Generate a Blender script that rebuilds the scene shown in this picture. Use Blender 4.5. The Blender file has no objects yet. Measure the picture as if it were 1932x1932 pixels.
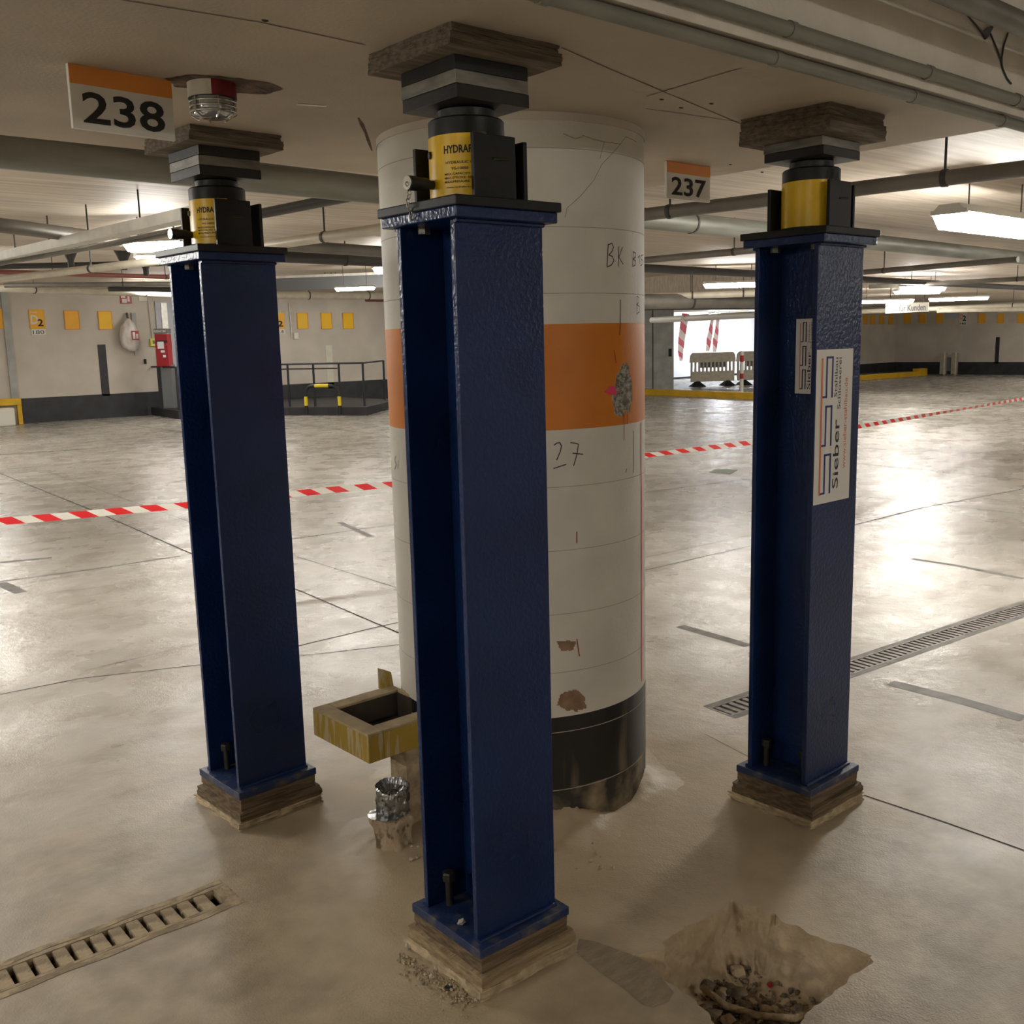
import bpy, bmesh, math, random
from mathutils import Vector, Matrix, noise
from mathutils.geometry import delaunay_2d_cdt
random.seed(7)
sc = bpy.context.scene
C = bpy.context.collection
PI = math.pi

# ---------------------------------------------------------------- camera, world, exposure
F, PITCH, ROLL, EYE, PHI = 1915.0, 0.168, -0.025, 1.7, math.radians(41.0)
_cp, _sp, _cr, _sr = math.cos(PITCH), math.sin(PITCH), math.cos(ROLL), math.sin(ROLL)
def _w(v):   # camera-yaw frame -> garage frame (x, y along the building's axes)
    return Vector((v[0]*math.cos(PHI)+v[1]*math.sin(PHI), -v[0]*math.sin(PHI)+v[1]*math.cos(PHI), v[2]))
_right = _w((_cr, _sr*_sp, _sr*_cp)); _down = _w((_sr, -_cr*_sp, -_cr*_cp))
_fwd = _w((0, _cp, -_sp))
cam_d = bpy.data.cameras.new('camera'); cam = bpy.data.objects.new('camera', cam_d); C.objects.link(cam)
cam_d.sensor_width = 36.0; cam_d.lens = F/1932*36.0; cam_d.clip_start = 0.05; cam_d.clip_end = 200
_up = -_down
cam.matrix_world = Matrix(((_right.x, _up.x, -_fwd.x, 0), (_right.y, _up.y, -_fwd.y, 0), (_right.z, _up.z, -_fwd.z, EYE), (0, 0, 0, 1)))
sc.camera = cam
world = bpy.data.worlds.new('world'); sc.world = world; world.use_nodes = True
world.node_tree.nodes['Background'].inputs[0].default_value = (0.9, 0.87, 0.8, 1)
world.node_tree.nodes['Background'].inputs[1].default_value = 0.0
sc.view_settings.view_transform = 'Standard'
sc.view_settings.look = 'None'
sc.view_settings.exposure = 0.56
sc.view_settings.gamma = 1.0
sc.view_settings.use_curve_mapping = False
sc.cycles.max_bounces = 4; sc.cycles.diffuse_bounces = 3; sc.cycles.glossy_bounces = 2
sc.cycles.use_adaptive_sampling = True; sc.cycles.adaptive_threshold = 0.04
sc.cycles.sample_clamp_indirect = 6.0
sc.cycles.caustics_reflective = False; sc.cycles.caustics_refractive = False

LAMP = 62.0          # radiance of the fluorescent diffusers
EYEV = Vector((0, 0, EYE))
def ray(px, py):
    return _right*(px-966) + _down*(py-966) + _fwd*F
def RZ(px, py, z=0.0):
    d = ray(px, py); return EYEV + d*((z-EYE)/d.z)
def RY(px, py, y):
    d = ray(px, py); return EYEV + d*(y/d.y)
def RX(px, py, x):
    d = ray(px, py); return EYEV + d*(x/d.x)
COL = Vector((2.507, 2.843)); CR = 0.473
def RC(px, py, r=CR):          # where a pixel's ray meets the round column
    d = ray(px, py); a = d.x*d.x+d.y*d.y; b = -2*(d.x*COL.x+d.y*COL.y); c = COL.length_squared-r*r
    disc = max(b*b-4*a*c, 0.0); t = (-b-math.sqrt(disc))/(2*a)
    return EYEV + d*t

# ---------------------------------------------------------------- materials
MATS = {}
def nodes_of(name):
    m = bpy.data.materials.new(name); m.use_nodes = True; MATS[name] = m
    nt = m.node_tree; return m, nt, nt.nodes['Principled BSDF']
def mat(name, c, rough=0.6, metal=0.0, var=0.0, vs=6.0, bump=0.0, bs=60.0, c2=None, stretch=(1, 1, 1), spec=0.5, rvar=0.0, thr=(0.35, 0.65), detail=3.0):
    m, nt, b = nodes_of(name)
    b.inputs['Base Color'].default_value = (*c, 1); b.inputs['Roughness'].default_value = rough
    b.inputs['Metallic'].default_value = metal; b.inputs['Specular IOR Level'].default_value = spec
    tc = nt.nodes.new('ShaderNodeTexCoord'); mp = nt.nodes.new('ShaderNodeMapping'); mp.inputs['Scale'].default_value = stretch
    nt.links.new(tc.outputs['Object'], mp.inputs[0])
    if var > 0 or c2:
        n = nt.nodes.new('ShaderNodeTexNoise'); n.inputs['Scale'].default_value = vs; n.inputs['Detail'].default_value = detail
        nt.links.new(mp.outputs[0], n.inputs['Vector'])
        r = nt.nodes.new('ShaderNodeMapRange'); r.inputs[1].default_value = thr[0]; r.inputs[2].default_value = thr[1]
        nt.links.new(n.outputs['Fac'], r.inputs[0])
        mx = nt.nodes.new('ShaderNodeMix'); mx.data_type = 'RGBA'
        ca = tuple(max(x*(1-var), 0) for x in c); cb = c2 if c2 else tuple(min(x*(1+var), 1) for x in c)
        mx.inputs[6].default_value = (*(ca if not c2 else c), 1); mx.inputs[7].default_value = (*cb, 1)
        nt.links.new(r.outputs[0], mx.inputs[0]); nt.links.new(mx.outputs[2], b.inputs['Base Color'])
        if rvar:
            rr = nt.nodes.new('ShaderNodeMapRange'); rr.inputs[3].default_value = rough-rvar; rr.inputs[4].default_value = rough+rvar
            nt.links.new(n.outputs['Fac'], rr.inputs[0]); nt.links.new(rr.outputs[0], b.inputs['Roughness'])
    if bump:
        n2 = nt.nodes.new('ShaderNodeTexNoise'); n2.inputs['Scale'].default_value = bs; n2.inputs['Detail'].default_value = 2
        nt.links.new(mp.outputs[0], n2.inputs['Vector'])
        bu = nt.nodes.new('ShaderNodeBump'); bu.inputs['Strength'].default_value = bump; bu.inputs['Distance'].default_value = 0.01
        nt.links.new(n2.outputs['Fac'], bu.inputs['Height']); nt.links.new(bu.outputs[0], b.inputs['Normal'])
    return m
def emat(name, c, s):
    m, nt, b = nodes_of(name)
    b.inputs['Base Color'].default_value = (*c, 1); b.inputs['Emission Color'].default_value = (*c, 1); b.inputs['Emission Strength'].default_value = s
    return m
def stripes(name, ca, cb, scale, axis=0, duty=0.5):
    m, nt, b = nodes_of(name); b.inputs['Roughness'].default_value = 0.4
    uv = nt.nodes.new('ShaderNodeUVMap'); sp = nt.nodes.new('ShaderNodeSeparateXYZ'); nt.links.new(uv.outputs[0], sp.inputs[0])
    mu = nt.nodes.new('ShaderNodeMath'); mu.operation = 'MULTIPLY_ADD'; mu.inputs[1].default_value = scale
    m2 = nt.nodes.new('ShaderNodeMath'); m2.operation = 'MULTIPLY'; m2.inputs[1].default_value = 0.35
    nt.links.new(sp.outputs[1], m2.inputs[0]); nt.links.new(m2.outputs[0], mu.inputs[2])
    nt.links.new(sp.outputs[0], mu.inputs[0])
    fr = nt.nodes.new('ShaderNodeMath'); fr.operation = 'FRACT'; nt.links.new(mu.outputs[0], fr.inputs[0])
    gt = nt.nodes.new('ShaderNodeMath'); gt.operation = 'GREATER_THAN'; gt.inputs[1].default_value = duty; nt.links.new(fr.outputs[0], gt.inputs[0])
    mx = nt.nodes.new('ShaderNodeMix'); mx.data_type = 'RGBA'; mx.inputs[6].default_value = (*ca, 1); mx.inputs[7].default_value = (*cb, 1)
    nt.links.new(gt.outputs[0], mx.inputs[0]); nt.links.new(mx.outputs[2], b.inputs['Base Color'])
    return m

def floor_material():
    m, nt, b = nodes_of('floor'); L = nt.links.new; N = nt.nodes.new
    tc = N('ShaderNodeTexCoord')
    def noi(scale, detail=6, stretch=(1, 1, 1), rough=0.55, rot=0.0):
        mp = N('ShaderNodeMapping'); mp.inputs['Scale'].default_value = stretch; mp.inputs['Rotation'].default_value = (0, 0, rot)
        L(tc.outputs['Object'], mp.inputs[0])
        n = N('ShaderNodeTexNoise'); n.inputs['Scale'].default_value = scale; n.inputs['Detail'].default_value = detail; n.inputs['Roughness'].default_value = rough
        L(mp.outputs[0], n.inputs['Vector']); return n.outputs['Fac']
    def mr(x, a, b_, c=0.0, d=1.0):
        r = N('ShaderNodeMapRange'); r.inputs[1].default_value = a; r.inputs[2].default_value = b_; r.inputs[3].default_value = c; r.inputs[4].default_value = d
        L(x, r.inputs[0]); return r.outputs[0]
    def mix(f, a, b_):
        x = N('ShaderNodeMix'); x.data_type = 'RGBA'
        for i, v in ((6, a), (7, b_)):
            if isinstance(v, tuple): x.inputs[i].default_value = (*v, 1)
            else: L(v, x.inputs[i])
        L(f, x.inputs[0]); return x.outputs[2]
    def math_(op, a, b_):
        x = N('ShaderNodeMath'); x.operation = op
        for i, v in enumerate((a, b_)):
            if isinstance(v, (int, float)): x.inputs[i].default_value = v
            else: L(v, x.inputs[i])
        return x.outputs[0]
    base = mix(mr(noi(0.9, 5), .38, .62), (0.385, 0.36, 0.315), (0.495, 0.47, 0.42))
    base = mix(mr(noi(2.6, 5, (1, 1.6, 1), rot=.7), .46, .72, 0, .62), base, (0.225, 0.18, 0.13))
    base = mix(mr(noi(11, 5, (1, 2.2, 1), rot=.5), .52, .80, 0, .4), base, (0.60, 0.56, 0.48))
    # brown building dust tracked around the propped column
    vd = N('ShaderNodeVectorMath'); vd.operation = 'DISTANCE'; vd.inputs[1].default_value = (1.6, 1.65, 0); L(tc.outputs['Object'], vd.inputs[0])
    wob = math_('MULTIPLY_ADD', noi(1.7, 4), 1.9)
    wob.node.inputs[2].default_value = -0.95
    dist = math_('ADD', vd.outputs['Value'], wob)
    dust = mr(dist, 1.2, 3.1, .92, 0.0)
    dustc = mix(mr(noi(6, 4), .35, .65), (0.245, 0.19, 0.118), (0.40, 0.32, 0.212))
    col = mix(dust, base, dustc)
    # pale dust piles close to the column foot and drain
    vd2 = N('ShaderNodeVectorMath'); vd2.operation = 'DISTANCE'; vd2.inputs[1].default_value = (2.3, 2.5, 0); L(tc.outputs['Object'], vd2.inputs[0])
    d2 = mr(math_('ADD', vd2.outputs['Value'], wob), 0.55, 1.25, .8, 0.0)
    col = mix(d2, col, (0.50, 0.40, 0.26))
    L(col, b.inputs['Base Color'])
    rg = mr(noi(2.4, 3), .35, .65, .20, .36)
    rr = N('ShaderNodeMix'); rr.inputs[3].default_value = .50; L(dust, rr.inputs[0]); L(rg, rr.inputs[2])
    L(rr.outputs[0], b.inputs['Roughness'])
    b.inputs['Specular IOR Level'].default_value = 0.5
    h = math_('ADD', math_('MULTIPLY', noi(5, 2, (1, 1, 1)), 1.0), math_('ADD', math_('MULTIPLY', noi(38, 2), .22), math_('MULTIPLY', noi(150, 1), .16)))
    bu = N('ShaderNodeBump'); bu.inputs['Strength'].default_value = .34; bu.inputs['Distance'].default_value = .02
    L(h, bu.inputs['Height']); L(bu.outputs[0], b.inputs['Normal'])
    return m
floor_material()
mat('soffit', (0.50, 0.43, 0.34), .75, var=.10, vs=2.2, bump=.12, bs=90)
mat('ceiling', (0.58, 0.50, 0.405), .62, var=.16, vs=5, stretch=(.25, 4, 1), bump=.3, bs=14)
mat('drop_face', (0.74, 0.68, 0.58), .8, var=.08, vs=5, bump=.25, bs=80)
mat('wall', (0.60, 0.54, 0.46), .8, var=.07, vs=1.4, bump=.1, bs=40)
mat('wall_white', (0.86, 0.88, 0.92), .7, var=.02, vs=2)
mat('wall_grey', (0.42, 0.42, 0.39), .7, var=.14, vs=3, bump=.15)
mat('dark_paint', (0.028, 0.028, 0.032), .55, var=.3, vs=4)
mat('pale_paint', (0.66, 0.64, 0.52), .7, var=.05)
mat('joint', (0.035, 0.03, 0.025), .9)
mat('smear', (0.25, 0.20, 0.135), .75, vs=16, c2=(0.34, 0.275, 0.185), stretch=(1, 2.5, 1), thr=(.4, .7), bump=.4, bs=40)
mat('seam', (0.44, 0.39, 0.32), .8)
mat('seam_dark', (0.24, 0.19, 0.145), .9)
mat('joint_pale', (0.55, 0.50, 0.42), .8)
mat('floor_tape', (0.15, 0.14, 0.125), .6, var=.35, vs=9)
mat('col_white', (0.74, 0.70, 0.61), .62, var=.07, vs=4, bump=.1, bs=70)
mat('col_top', (0.66, 0.59, 0.49), .7, var=.07, vs=4, bump=.15, bs=60)
mat('col_orange', (0.70, 0.215, 0.012), .5, var=.06, vs=5, bump=.06, bs=80)
mat('col_black', (0.018, 0.017, 0.015), .38, vs=3.2, c2=(0.25, 0.20, 0.135), stretch=(5, 5, .55), bump=.08, bs=60, thr=(.52, .85))
mat('col_black_low', (0.03, 0.027, 0.022), .5, vs=9, c2=(0.36, 0.285, 0.18), thr=(.42, .72), bump=.1)
mat('aggregate', (0.27, 0.24, 0.20), .9, vs=70, c2=(0.60, 0.56, 0.49), bump=1.0, bs=90, thr=(.4, .6))
mat('pencil', (0.05, 0.045, 0.05), .8)
mat('crack', (0.13, 0.10, 0.075), .9)
mat('red_mark', (0.35, 0.03, 0.02), .8)
mat('pink_spray', (0.85, 0.06, 0.16), .6)
mat('brown_scuff', (0.30, 0.185, 0.11), .8, var=.2, vs=30)
mat('blue', (0.007, 0.024, 0.098), .30, spec=.4, var=.18, vs=3.5, bump=.28, bs=75, rvar=.08)
mat('blue_dusty', (0.014, 0.032, 0.10), .42, vs=14, c2=(0.13, 0.115, 0.10), thr=(.52, .72), bump=.2)
mat('black_steel', (0.014, 0.0135, 0.013), .45, spec=.3, var=.25, vs=8, bump=.08, bs=60)
mat('dark_steel', (0.030, 0.029, 0.027), .42, metal=.2, spec=.35, var=.3, vs=10, bump=.1)
mat('bare_steel', (0.20, 0.185, 0.155), .45, metal=.3, var=.4, vs=9, stretch=(1, 1, 4))
mat('bolt_steel', (0.05, 0.048, 0.035), .5, metal=.4, var=.3, vs=40)
mat('chrome', (0.55, 0.53, 0.48), .25, metal=.9)
mat('label_yellow', (0.80, 0.50, 0.012), .35, var=.06, vs=12)
mat('print_black', (0.015, 0.014, 0.012), .6)
mat('wood_old', (0.125, 0.095, 0.062), .85, vs=5, c2=(0.25, 0.20, 0.14), stretch=(1.2, 9, 20), bump=.7, bs=30)
mat('wood_dark', (0.10, 0.068, 0.038), .75, vs=5, c2=(0.22, 0.15, 0.085), stretch=(1.5, 6, 22), bump=.5, bs=30)
mat('wood_pale', (0.40, 0.30, 0.175), .85, vs=6, c2=(0.26, 0.185, 0.10), stretch=(1, 4, 12), bump=.6, bs=40)
mat('mortar', (0.43, 0.34, 0.215), .95, var=.25, vs=25, bump=.9, bs=50)
mat('dust', (0.43, 0.345, 0.225), .97, var=.18, vs=12, bump=.5, bs=60)
mat('pit', (0.40, 0.305, 0.19), .97, vs=9, c2=(0.54, 0.43, 0.29), bump=.9, bs=35)
mat('rubble', (0.20, 0.155, 0.105), .95, var=.4, vs=12, bump=.5)
mat('pebble', (0.48, 0.42, 0.33), .85, var=.2, vs=30)
mat('sign_white', (0.78, 0.74, 0.66), .45, var=.03)
mat('sign_orange', (0.85, 0.31, 0.06), .5)
mat('plate_orange', (0.92, 0.46, 0.03), .5, var=.08, vs=2)
mat('plate_yellow', (0.95, 0.56, 0.015), .5, var=.05, vs=2)
mat('sticker', (0.82, 0.80, 0.75), .35)
mat('ink_blue', (0.015, 0.03, 0.19), .4)
mat('ink_orange', (0.80, 0.20, 0.07), .4)
mat('ink_dark', (0.02, 0.02, 0.035), .4)
mat('guard_yellow', (0.40, 0.265, 0.035), .65, vs=5, c2=(0.47, 0.39, 0.24), stretch=(11, 11, 1.4), thr=(.50, .60), bump=.4)
mat('guard_inside', (0.045, 0.032, 0.02), .9, var=.3, vs=8)  # dirt and the closed box's shade in one dark brown
mat('guard_top', (0.42, 0.33, 0.20), .9, var=.15, vs=12, bump=.4)
mat('duct_tape', (0.36, 0.36, 0.36), .24, metal=.9, var=.15, vs=8, bump=1.0, bs=22)
mat('pot', (0.44, 0.345, 0.235), .97, vs=30, c2=(0.17, 0.125, 0.085), stretch=(1.4, 1.4, .7), thr=(.54, .64), bump=1.0, bs=45)
mat('zinc', (0.24, 0.24, 0.205), .5, metal=.45, var=.2, vs=4, stretch=(.5, 3, 3))
mat('pipe_grey', (0.17, 0.155, 0.13), .5, metal=.2, var=.15, vs=5)
mat('pipe_pale', (0.60, 0.55, 0.44), .45, var=.08)
mat('pipe_dark', (0.045, 0.042, 0.038), .5)
mat('pipe_red', (0.25, 0.075, 0.06), .5)
mat('conduit', (0.22, 0.212, 0.17), .5, var=.08)
mat('tray', (0.72, 0.70, 0.62), .38, metal=.25, var=.1, vs=8)
mat('grate', (0.20, 0.185, 0.165), .5, metal=.45, var=.3, vs=20, bump=.2)
mat('grate_dusty', (0.26, 0.20, 0.13), .9, vs=16, c2=(0.42, 0.33, 0.21), bump=.7, bs=50, thr=(.42, .58))
mat('trench', (0.02, 0.017, 0.013), .95)
mat('lamp_body', (0.55, 0.54, 0.50), .5)
emat('lamp_on', (1.0, 0.965, 0.90), LAMP)
emat('daylight_standin', (0.86, 0.92, 1.0), LAMP*1.6)  # glow of the added lamps that replace ramp daylight
mat('glass_dim', (0.5, 0.5, 0.48), .08, metal=.6)
mat('alarm_red', (0.17, 0.008, 0.012), .45)
mat('alarm_white', (0.46, 0.40, 0.30), .6, var=.1, vs=20)
mat('hole_dark', (0.075, 0.05, 0.035), .97, vs=14, c2=(0.19, 0.125, 0.085), bump=1, bs=40)
mat('machine_red', (0.36, 0.010, 0.018), .35)
mat('machine_grey', (0.16, 0.165, 0.17), .5)
mat('door_grey', (0.47, 0.48, 0.52), .5, var=.03)
mat('screen', (0.85, 0.86, 0.88), .3)
mat('bag', (0.74, 0.67, 0.63), .4, var=.1, vs=6, bump=.9, bs=9)
mat('yellow_box', (0.90, 0.80, 0.10), .5)
mat('hi_yellow', (0.85, 0.66, 0.015), .45)
mat('kerb_yellow', (0.72, 0.43, 0.015), .6, var=.12, vs=3)
mat('rail_black', (0.016, 0.016, 0.018), .45)
mat('barrier', (0.60, 0.54, 0.42), .6, var=.1, vs=10)
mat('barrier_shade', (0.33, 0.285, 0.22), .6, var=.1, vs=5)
mat('rubber', (0.012, 0.012, 0.012), .7)
mat('post_white', (0.80, 0.77, 0.68), .4)
mat('post_red', (0.45, 0.015, 0.02), .4)
mat('green', (0.035, 0.075, 0.06), .6)
mat('hatch_green', (0.14, 0.17, 0.12), .5)
stripes('tape', (0.80, 0.025, 0.03), (0.85, 0.82, 0.74), 1.0)
stripes('tape_faded', (0.75, 0.17, 0.24), (0.93, 0.82, 0.84), 1.0)
M = MATS

# ---------------------------------------------------------------- mesh helpers
class MB:
    def __init__(s): s.v = []; s.f = []; s.uv = None
    def add(s, vs, fs):
        o = len(s.v); s.v += [tuple(v) for v in vs]; s.f += [tuple(i+o for i in f) for f in fs]; return s
    def box(s, x0, x1, y0, y1, z0, z1, bev=0.0):
        if bev <= 0:
            return s.add([(x0,y0,z0),(x1,y0,z0),(x1,y1,z0),(x0,y1,z0),(x0,y0,z1),(x1,y0,z1),(x1,y1,z1),(x0,y1,z1)],
                         [(0,3,2,1),(4,5,6,7),(0,1,5,4),(1,2,6,5),(2,3,7,6),(3,0,4,7)])
        bm = bmesh.new(); bmesh.ops.create_cube(bm, size=1.0)
        for v in bm.verts: v.co = Vector(((x0+x1)/2+v.co.x*(x1-x0), (y0+y1)/2+v.co.y*(y1-y0), (z0+z1)/2+v.co.z*(z1-z0)))
        bmesh.ops.bevel(bm, geom=bm.edges[:], offset=bev, segments=2, affect='EDGES', profile=.5)
        s.bm(bm); return s
    def bm(s, bm):
        bm.verts.index_update(); s.add([v.co[:] for v in bm.verts], [[v.index for v in f.verts] for f in bm.faces]); bm.free(); return s
    def obox(s, p0, p1, w, z0, z1, off=0.0):      # box along a floor line, width w, offset to its left
        d = Vector((p1[0]-p0[0], p1[1]-p0[1])); d.normalize(); n = Vector((-d.y, d.x))
        a = Vector(p0[:2])+n*(off-w/2); b = Vector(p1[:2])+n*(off-w/2); c = Vector(p1[:2])+n*(off+w/2); e = Vector(p0[:2])+n*(off+w/2)
        pts = [a, b, c, e]
        return s.add([(p.x, p.y, z0) for p in pts]+[(p.x, p.y, z1) for p in pts], [(0,3,2,1),(4,5,6,7),(0,1,5,4),(1,2,6,5),(2,3,7,6),(3,0,4,7)])
    def prism(s, poly, z0, z1):
        n = len(poly)
        return s.add([(p[0], p[1], z0) for p in poly]+[(p[0], p[1], z1) for p in poly],
                     [tuple(reversed(range(n))), tuple(range(n, 2*n))]+[(i, (i+1) % n, n+(i+1) % n, n+i) for i in range(n)])
    def lathe(s, prof, cx=0, cy=0, n=32, cap=True, jit=0.0):
        vs = []; fs = []
        for (r, z) in prof:
            for i in range(n):
                a = 2*PI*i/n; q = r*(1+(noise.noise(Vector((math.cos(a)*2, math.sin(a)*2, z*9)))*jit if jit else 0))
                vs.append((cx+q*math.cos(a), cy+q*math.sin(a), z))
        for k in range(len(prof)-1):
            for i in range(n):
                fs.append((k*n+i, k*n+(i+1) % n, (k+1)*n+(i+1) % n, (k+1)*n+i))
        if cap:
            fs.append(tuple(reversed(range(n)))); fs.append(tuple(range((len(prof)-1)*n, len(prof)*n)))
        return s.add(vs, fs)
    def tube(s, pts, r, n=10, cap=True):
        pts = [Vector(p) for p in pts]; vs = []; fs = []
        u = None
        for k, p in enumerate(pts):
            t = (pts[min(k+1, len(pts)-1)]-pts[max(k-1, 0)]).normalized()
            if u is None:
                u = t.cross(Vector((0, 0, 1)))
                if u.length < 1e-3: u = t.cross(Vector((1, 0, 0)))
                u.normalize()
            else:
                u = (u-t*u.dot(t)).normalized()
            w = t.cross(u); rr = r[k] if isinstance(r, (list, tuple)) else r
            for i in range(n):
                a = 2*PI*i/n; vs.append(p+u*rr*math.cos(a)+w*rr*math.sin(a))
        for k in range(len(pts)-1):
            for i in range(n): fs.append((k*n+i, k*n+(i+1) % n, (k+1)*n+(i+1) % n, (k+1)*n+i))
        if cap: fs.append(tuple(reversed(range(n)))); fs.append(tuple(range((len(pts)-1)*n, len(pts)*n)))
        return s.add(vs, fs)
    def torus(s, c, R, r, ax=(0, 0, 1), n=14, m=6, sy=1.0):
        ax = Vector(ax).normalized(); u = ax.orthogonal().normalized(); w = ax.cross(u); vs = []; fs = []
        for i in range(n):
            a = 2*PI*i/n; d = u*math.cos(a)+w*math.sin(a)*sy; p = Vector(c)+d*R; dn = d.normalized()
            for j in range(m):
                b = 2*PI*j/m; vs.append(p+dn*r*math.cos(b)+ax*r*math.sin(b))
        for i in range(n):
            for j in range(m): fs.append((i*m+j, ((i+1) % n)*m+j, ((i+1) % n)*m+(j+1) % m, i*m+(j+1) % m))
        return s.add(vs, fs)
    def rock(s, c, r, sq=(1, 1, .7), sub=2, amp=.35, seed=0):
        bm = bmesh.new(); bmesh.ops.create_icosphere(bm, subdivisions=sub, radius=1.0); o = Vector((seed*3.1, seed*1.7, seed*.9))
        for v in bm.verts:
            k = 1+amp*noise.noise(v.co*1.6+o)+amp*.5*noise.noise(v.co*3.3+o)
            v.co = Vector((c[0]+v.co.x*k*r*sq[0], c[1]+v.co.y*k*r*sq[1], c[2]+v.co.z*k*r*sq[2]))
        return s.bm(bm)
    def build(s, name, m, parent=None, smooth=False):
        me = bpy.data.meshes.new(name); me.from_pydata(s.v, [], s.f); me.update()
        if s.uv is not None:
            l = me.uv_layers.new(name='UVMap')
            for lp in me.loops: l.data[lp.index].uv = s.uv[lp.vertex_index]
        if smooth:
            for p in me.polygons: p.use_smooth = True
            if smooth != 'all':
                try: me.set_sharp_from_angle(angle=math.radians(38))
                except Exception: pass
        o = bpy.data.objects.new(name, me); C.objects.link(o)
        if m: me.materials.append(M[m])
        if parent: o.parent = parent
        return o
def tag(o, label=None, cat=None, group=None, kind=None):
    if label: o['label'] = label
    if cat: o['category'] = cat
    if group: o['group'] = group
    if kind: o['kind'] = kind
    return o
def thing(name, label, cat, loc=(0, 0, 0), rz=0.0, group=None):
    o = bpy.data.objects.new(name, None); C.objects.link(o); o.location = loc; o.rotation_euler = (0, 0, rz); o.empty_display_size = .1
    return tag(o, label, cat, group)
def copy_tree(o, parent=None):
    c = o.copy(); C.objects.link(c)
    if parent: c.parent = parent
    for ch in list(o.children): copy_tree(ch, c)
    return c
def struct(o): o['kind'] = 'structure'; return o

def text_geo(body, size, bold=0.0, sx=1.0, spacing=1.0, align='LEFT'):
    cu = bpy.data.curves.new('lettering', 'FONT'); cu.body = body; cu.size = size; cu.offset = bold; cu.space_character = spacing
    cu.align_x = align; cu.resolution_u = 3
    ob = bpy.data.objects.new('lettering', cu); C.objects.link(ob)
    dg = bpy.context.evaluated_depsgraph_get(); dg.update()
    me = bpy.data.meshes.new_from_object(ob.evaluated_get(dg))
    v = [(q.co.x*sx, q.co.y) for q in me.vertices]; f = [tuple(p.vertices) for p in me.polygons]
    bpy.data.objects.remove(ob); bpy.data.curves.remove(cu); bpy.data.meshes.remove(me)
    return v, f
def put_text(mb, geo, fn):
    v, f = geo; return mb.add([fn(x, y) for x, y in v], f)
def plane_fn(o, xd, yd, eps):
    o = Vector(o); xd = Vector(xd); yd = Vector(yd); n = xd.cross(yd).normalized()*eps
    return lambda x, y: o+xd*x+yd*y+n
def fit_text(body, w, h, bold=0.0, spacing=1.0):
    v, f = text_geo(body, 1.0, bold, 1.0, spacing)
    xs = [p[0] for p in v]; ys = [p[1] for p in v]; x0, x1, y0, y1 = min(xs), max(xs), min(ys), max(ys)
    return [((x-x0)/(x1-x0)*w, (y-y0)/(y1-y0)*h) for x, y in v], f
def ribbon(mb, pts, w, nrm):     # flat strip along pts lying on a surface with normal nrm(p)
    pts = [Vector(p) for p in pts]; vs = []; fs = []
    for k, p in enumerate(pts):
        t = (pts[min(k+1, len(pts)-1)]-pts[max(k-1, 0)]).normalized(); n = nrm(p); s = n.cross(t).normalized()
        ww = w[k] if isinstance(w, list) else w
        vs += [p+s*ww/2, p-s*ww/2]
    for k in range(len(pts)-1): fs.append((2*k, 2*k+1, 2*k+3, 2*k+2))
    mb.add(vs, fs)

# ================================================================ SETTING
ZS, ZC, ZH = 2.40, 2.60, 3.18      # soffit of drop panel, ceiling, raised ceiling by the far wall
PX1, PY0, PY1 = 3.82, 1.57, 3.70     # drop panel extents
WY, WX = 26.2, 38.2

# pit outline on the floor
pit_px = [(1384,1695),(1399,1706),(1425,1711),(1445,1722),(1455,1727),(1464,1725),(1474,1738),(1500,1745),(1530,1764),(1590,1781),(1645,1803),(1638,1822),
          (1600,1848),(1565,1880),(1530,1905),(1505,1938),(1450,1975),(1390,1975),(1352,1936),(1312,1888),(1268,1857),(1232,1836),(1208,1814),(1200,1800),
          (1254,1789),(1250,1777),(1282,1757),(1300,1745),(1332,1733),(1368,1712)]
pit = [RZ(*p).xy for p in pit_px]
def refine(poly, amp=.006, n=3):
    out = []
    for i, p in enumerate(poly):
        q = poly[(i+1) % len(poly)]
        for k in range(n):
            a = p.lerp(q, k/n)
            if k: a = a+Vector((noise.noise((a.x*30, a.y*30, 1)), noise.noise((a.x*30, a.y*30, 7))))*amp*2
            out.append(a)
    return out
pit = refine(pit, .007, 6)
def drain_rect(p0, p1, w):
    d = (p1-p0).normalized(); n = Vector((-d.y, d.x)); return [p0-n*w/2, p1-n*w/2, p1+n*w/2, p0+n*w/2], d, n
DL0, DL1 = Vector((-0.35, 2.885)), Vector((1.262, 2.845))
DR0, DR1 = RZ(1356, 1344).xy, RZ(1932, 1148).xy
DR1 = DR0+(DR1-DR0)*1.55
drl, dLd, dLn = drain_rect(DL0, DL1, .125)
drr, dRd, dRn = drain_rect(DR0, DR1, .135)
def make_floor():
    x0, x1, y0, y1 = -6.0, WX+.3, -6.0, WY+.3
    V = [Vector((x0, y0)), Vector((x1, y0)), Vector((x1, y1)), Vector((x0, y1))]; polys = [[0, 1, 2, 3]]
    for loop in (pit[::-1], drl, drr):
        o = len(V); V += [Vector(p) for p in loop]; polys.append(list(range(o, o+len(loop))))
    r = delaunay_2d_cdt(V, [], polys, 0, 1e-6)
    ov, of, oface = r[0], r[2], r[5]
    mb = MB(); mb.v = [(v.x, v.y, 0.0) for v in ov]
    for f, src in zip(of, oface):
        if src == [0]: mb.f.append(tuple(f))
    o = mb.build('floor', 'floor'); me = o.data
    bm = bmesh.new(); bm.from_mesh(me); bmesh.ops.recalc_face_normals(bm, faces=bm.faces[:])
    if sum(f.normal.z for f in bm.faces) < 0: bmesh.ops.reverse_faces(bm, faces=bm.faces[:])
    bm.to_mesh(me); bm.free()
    return struct(o)
floor = make_floor()
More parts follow.
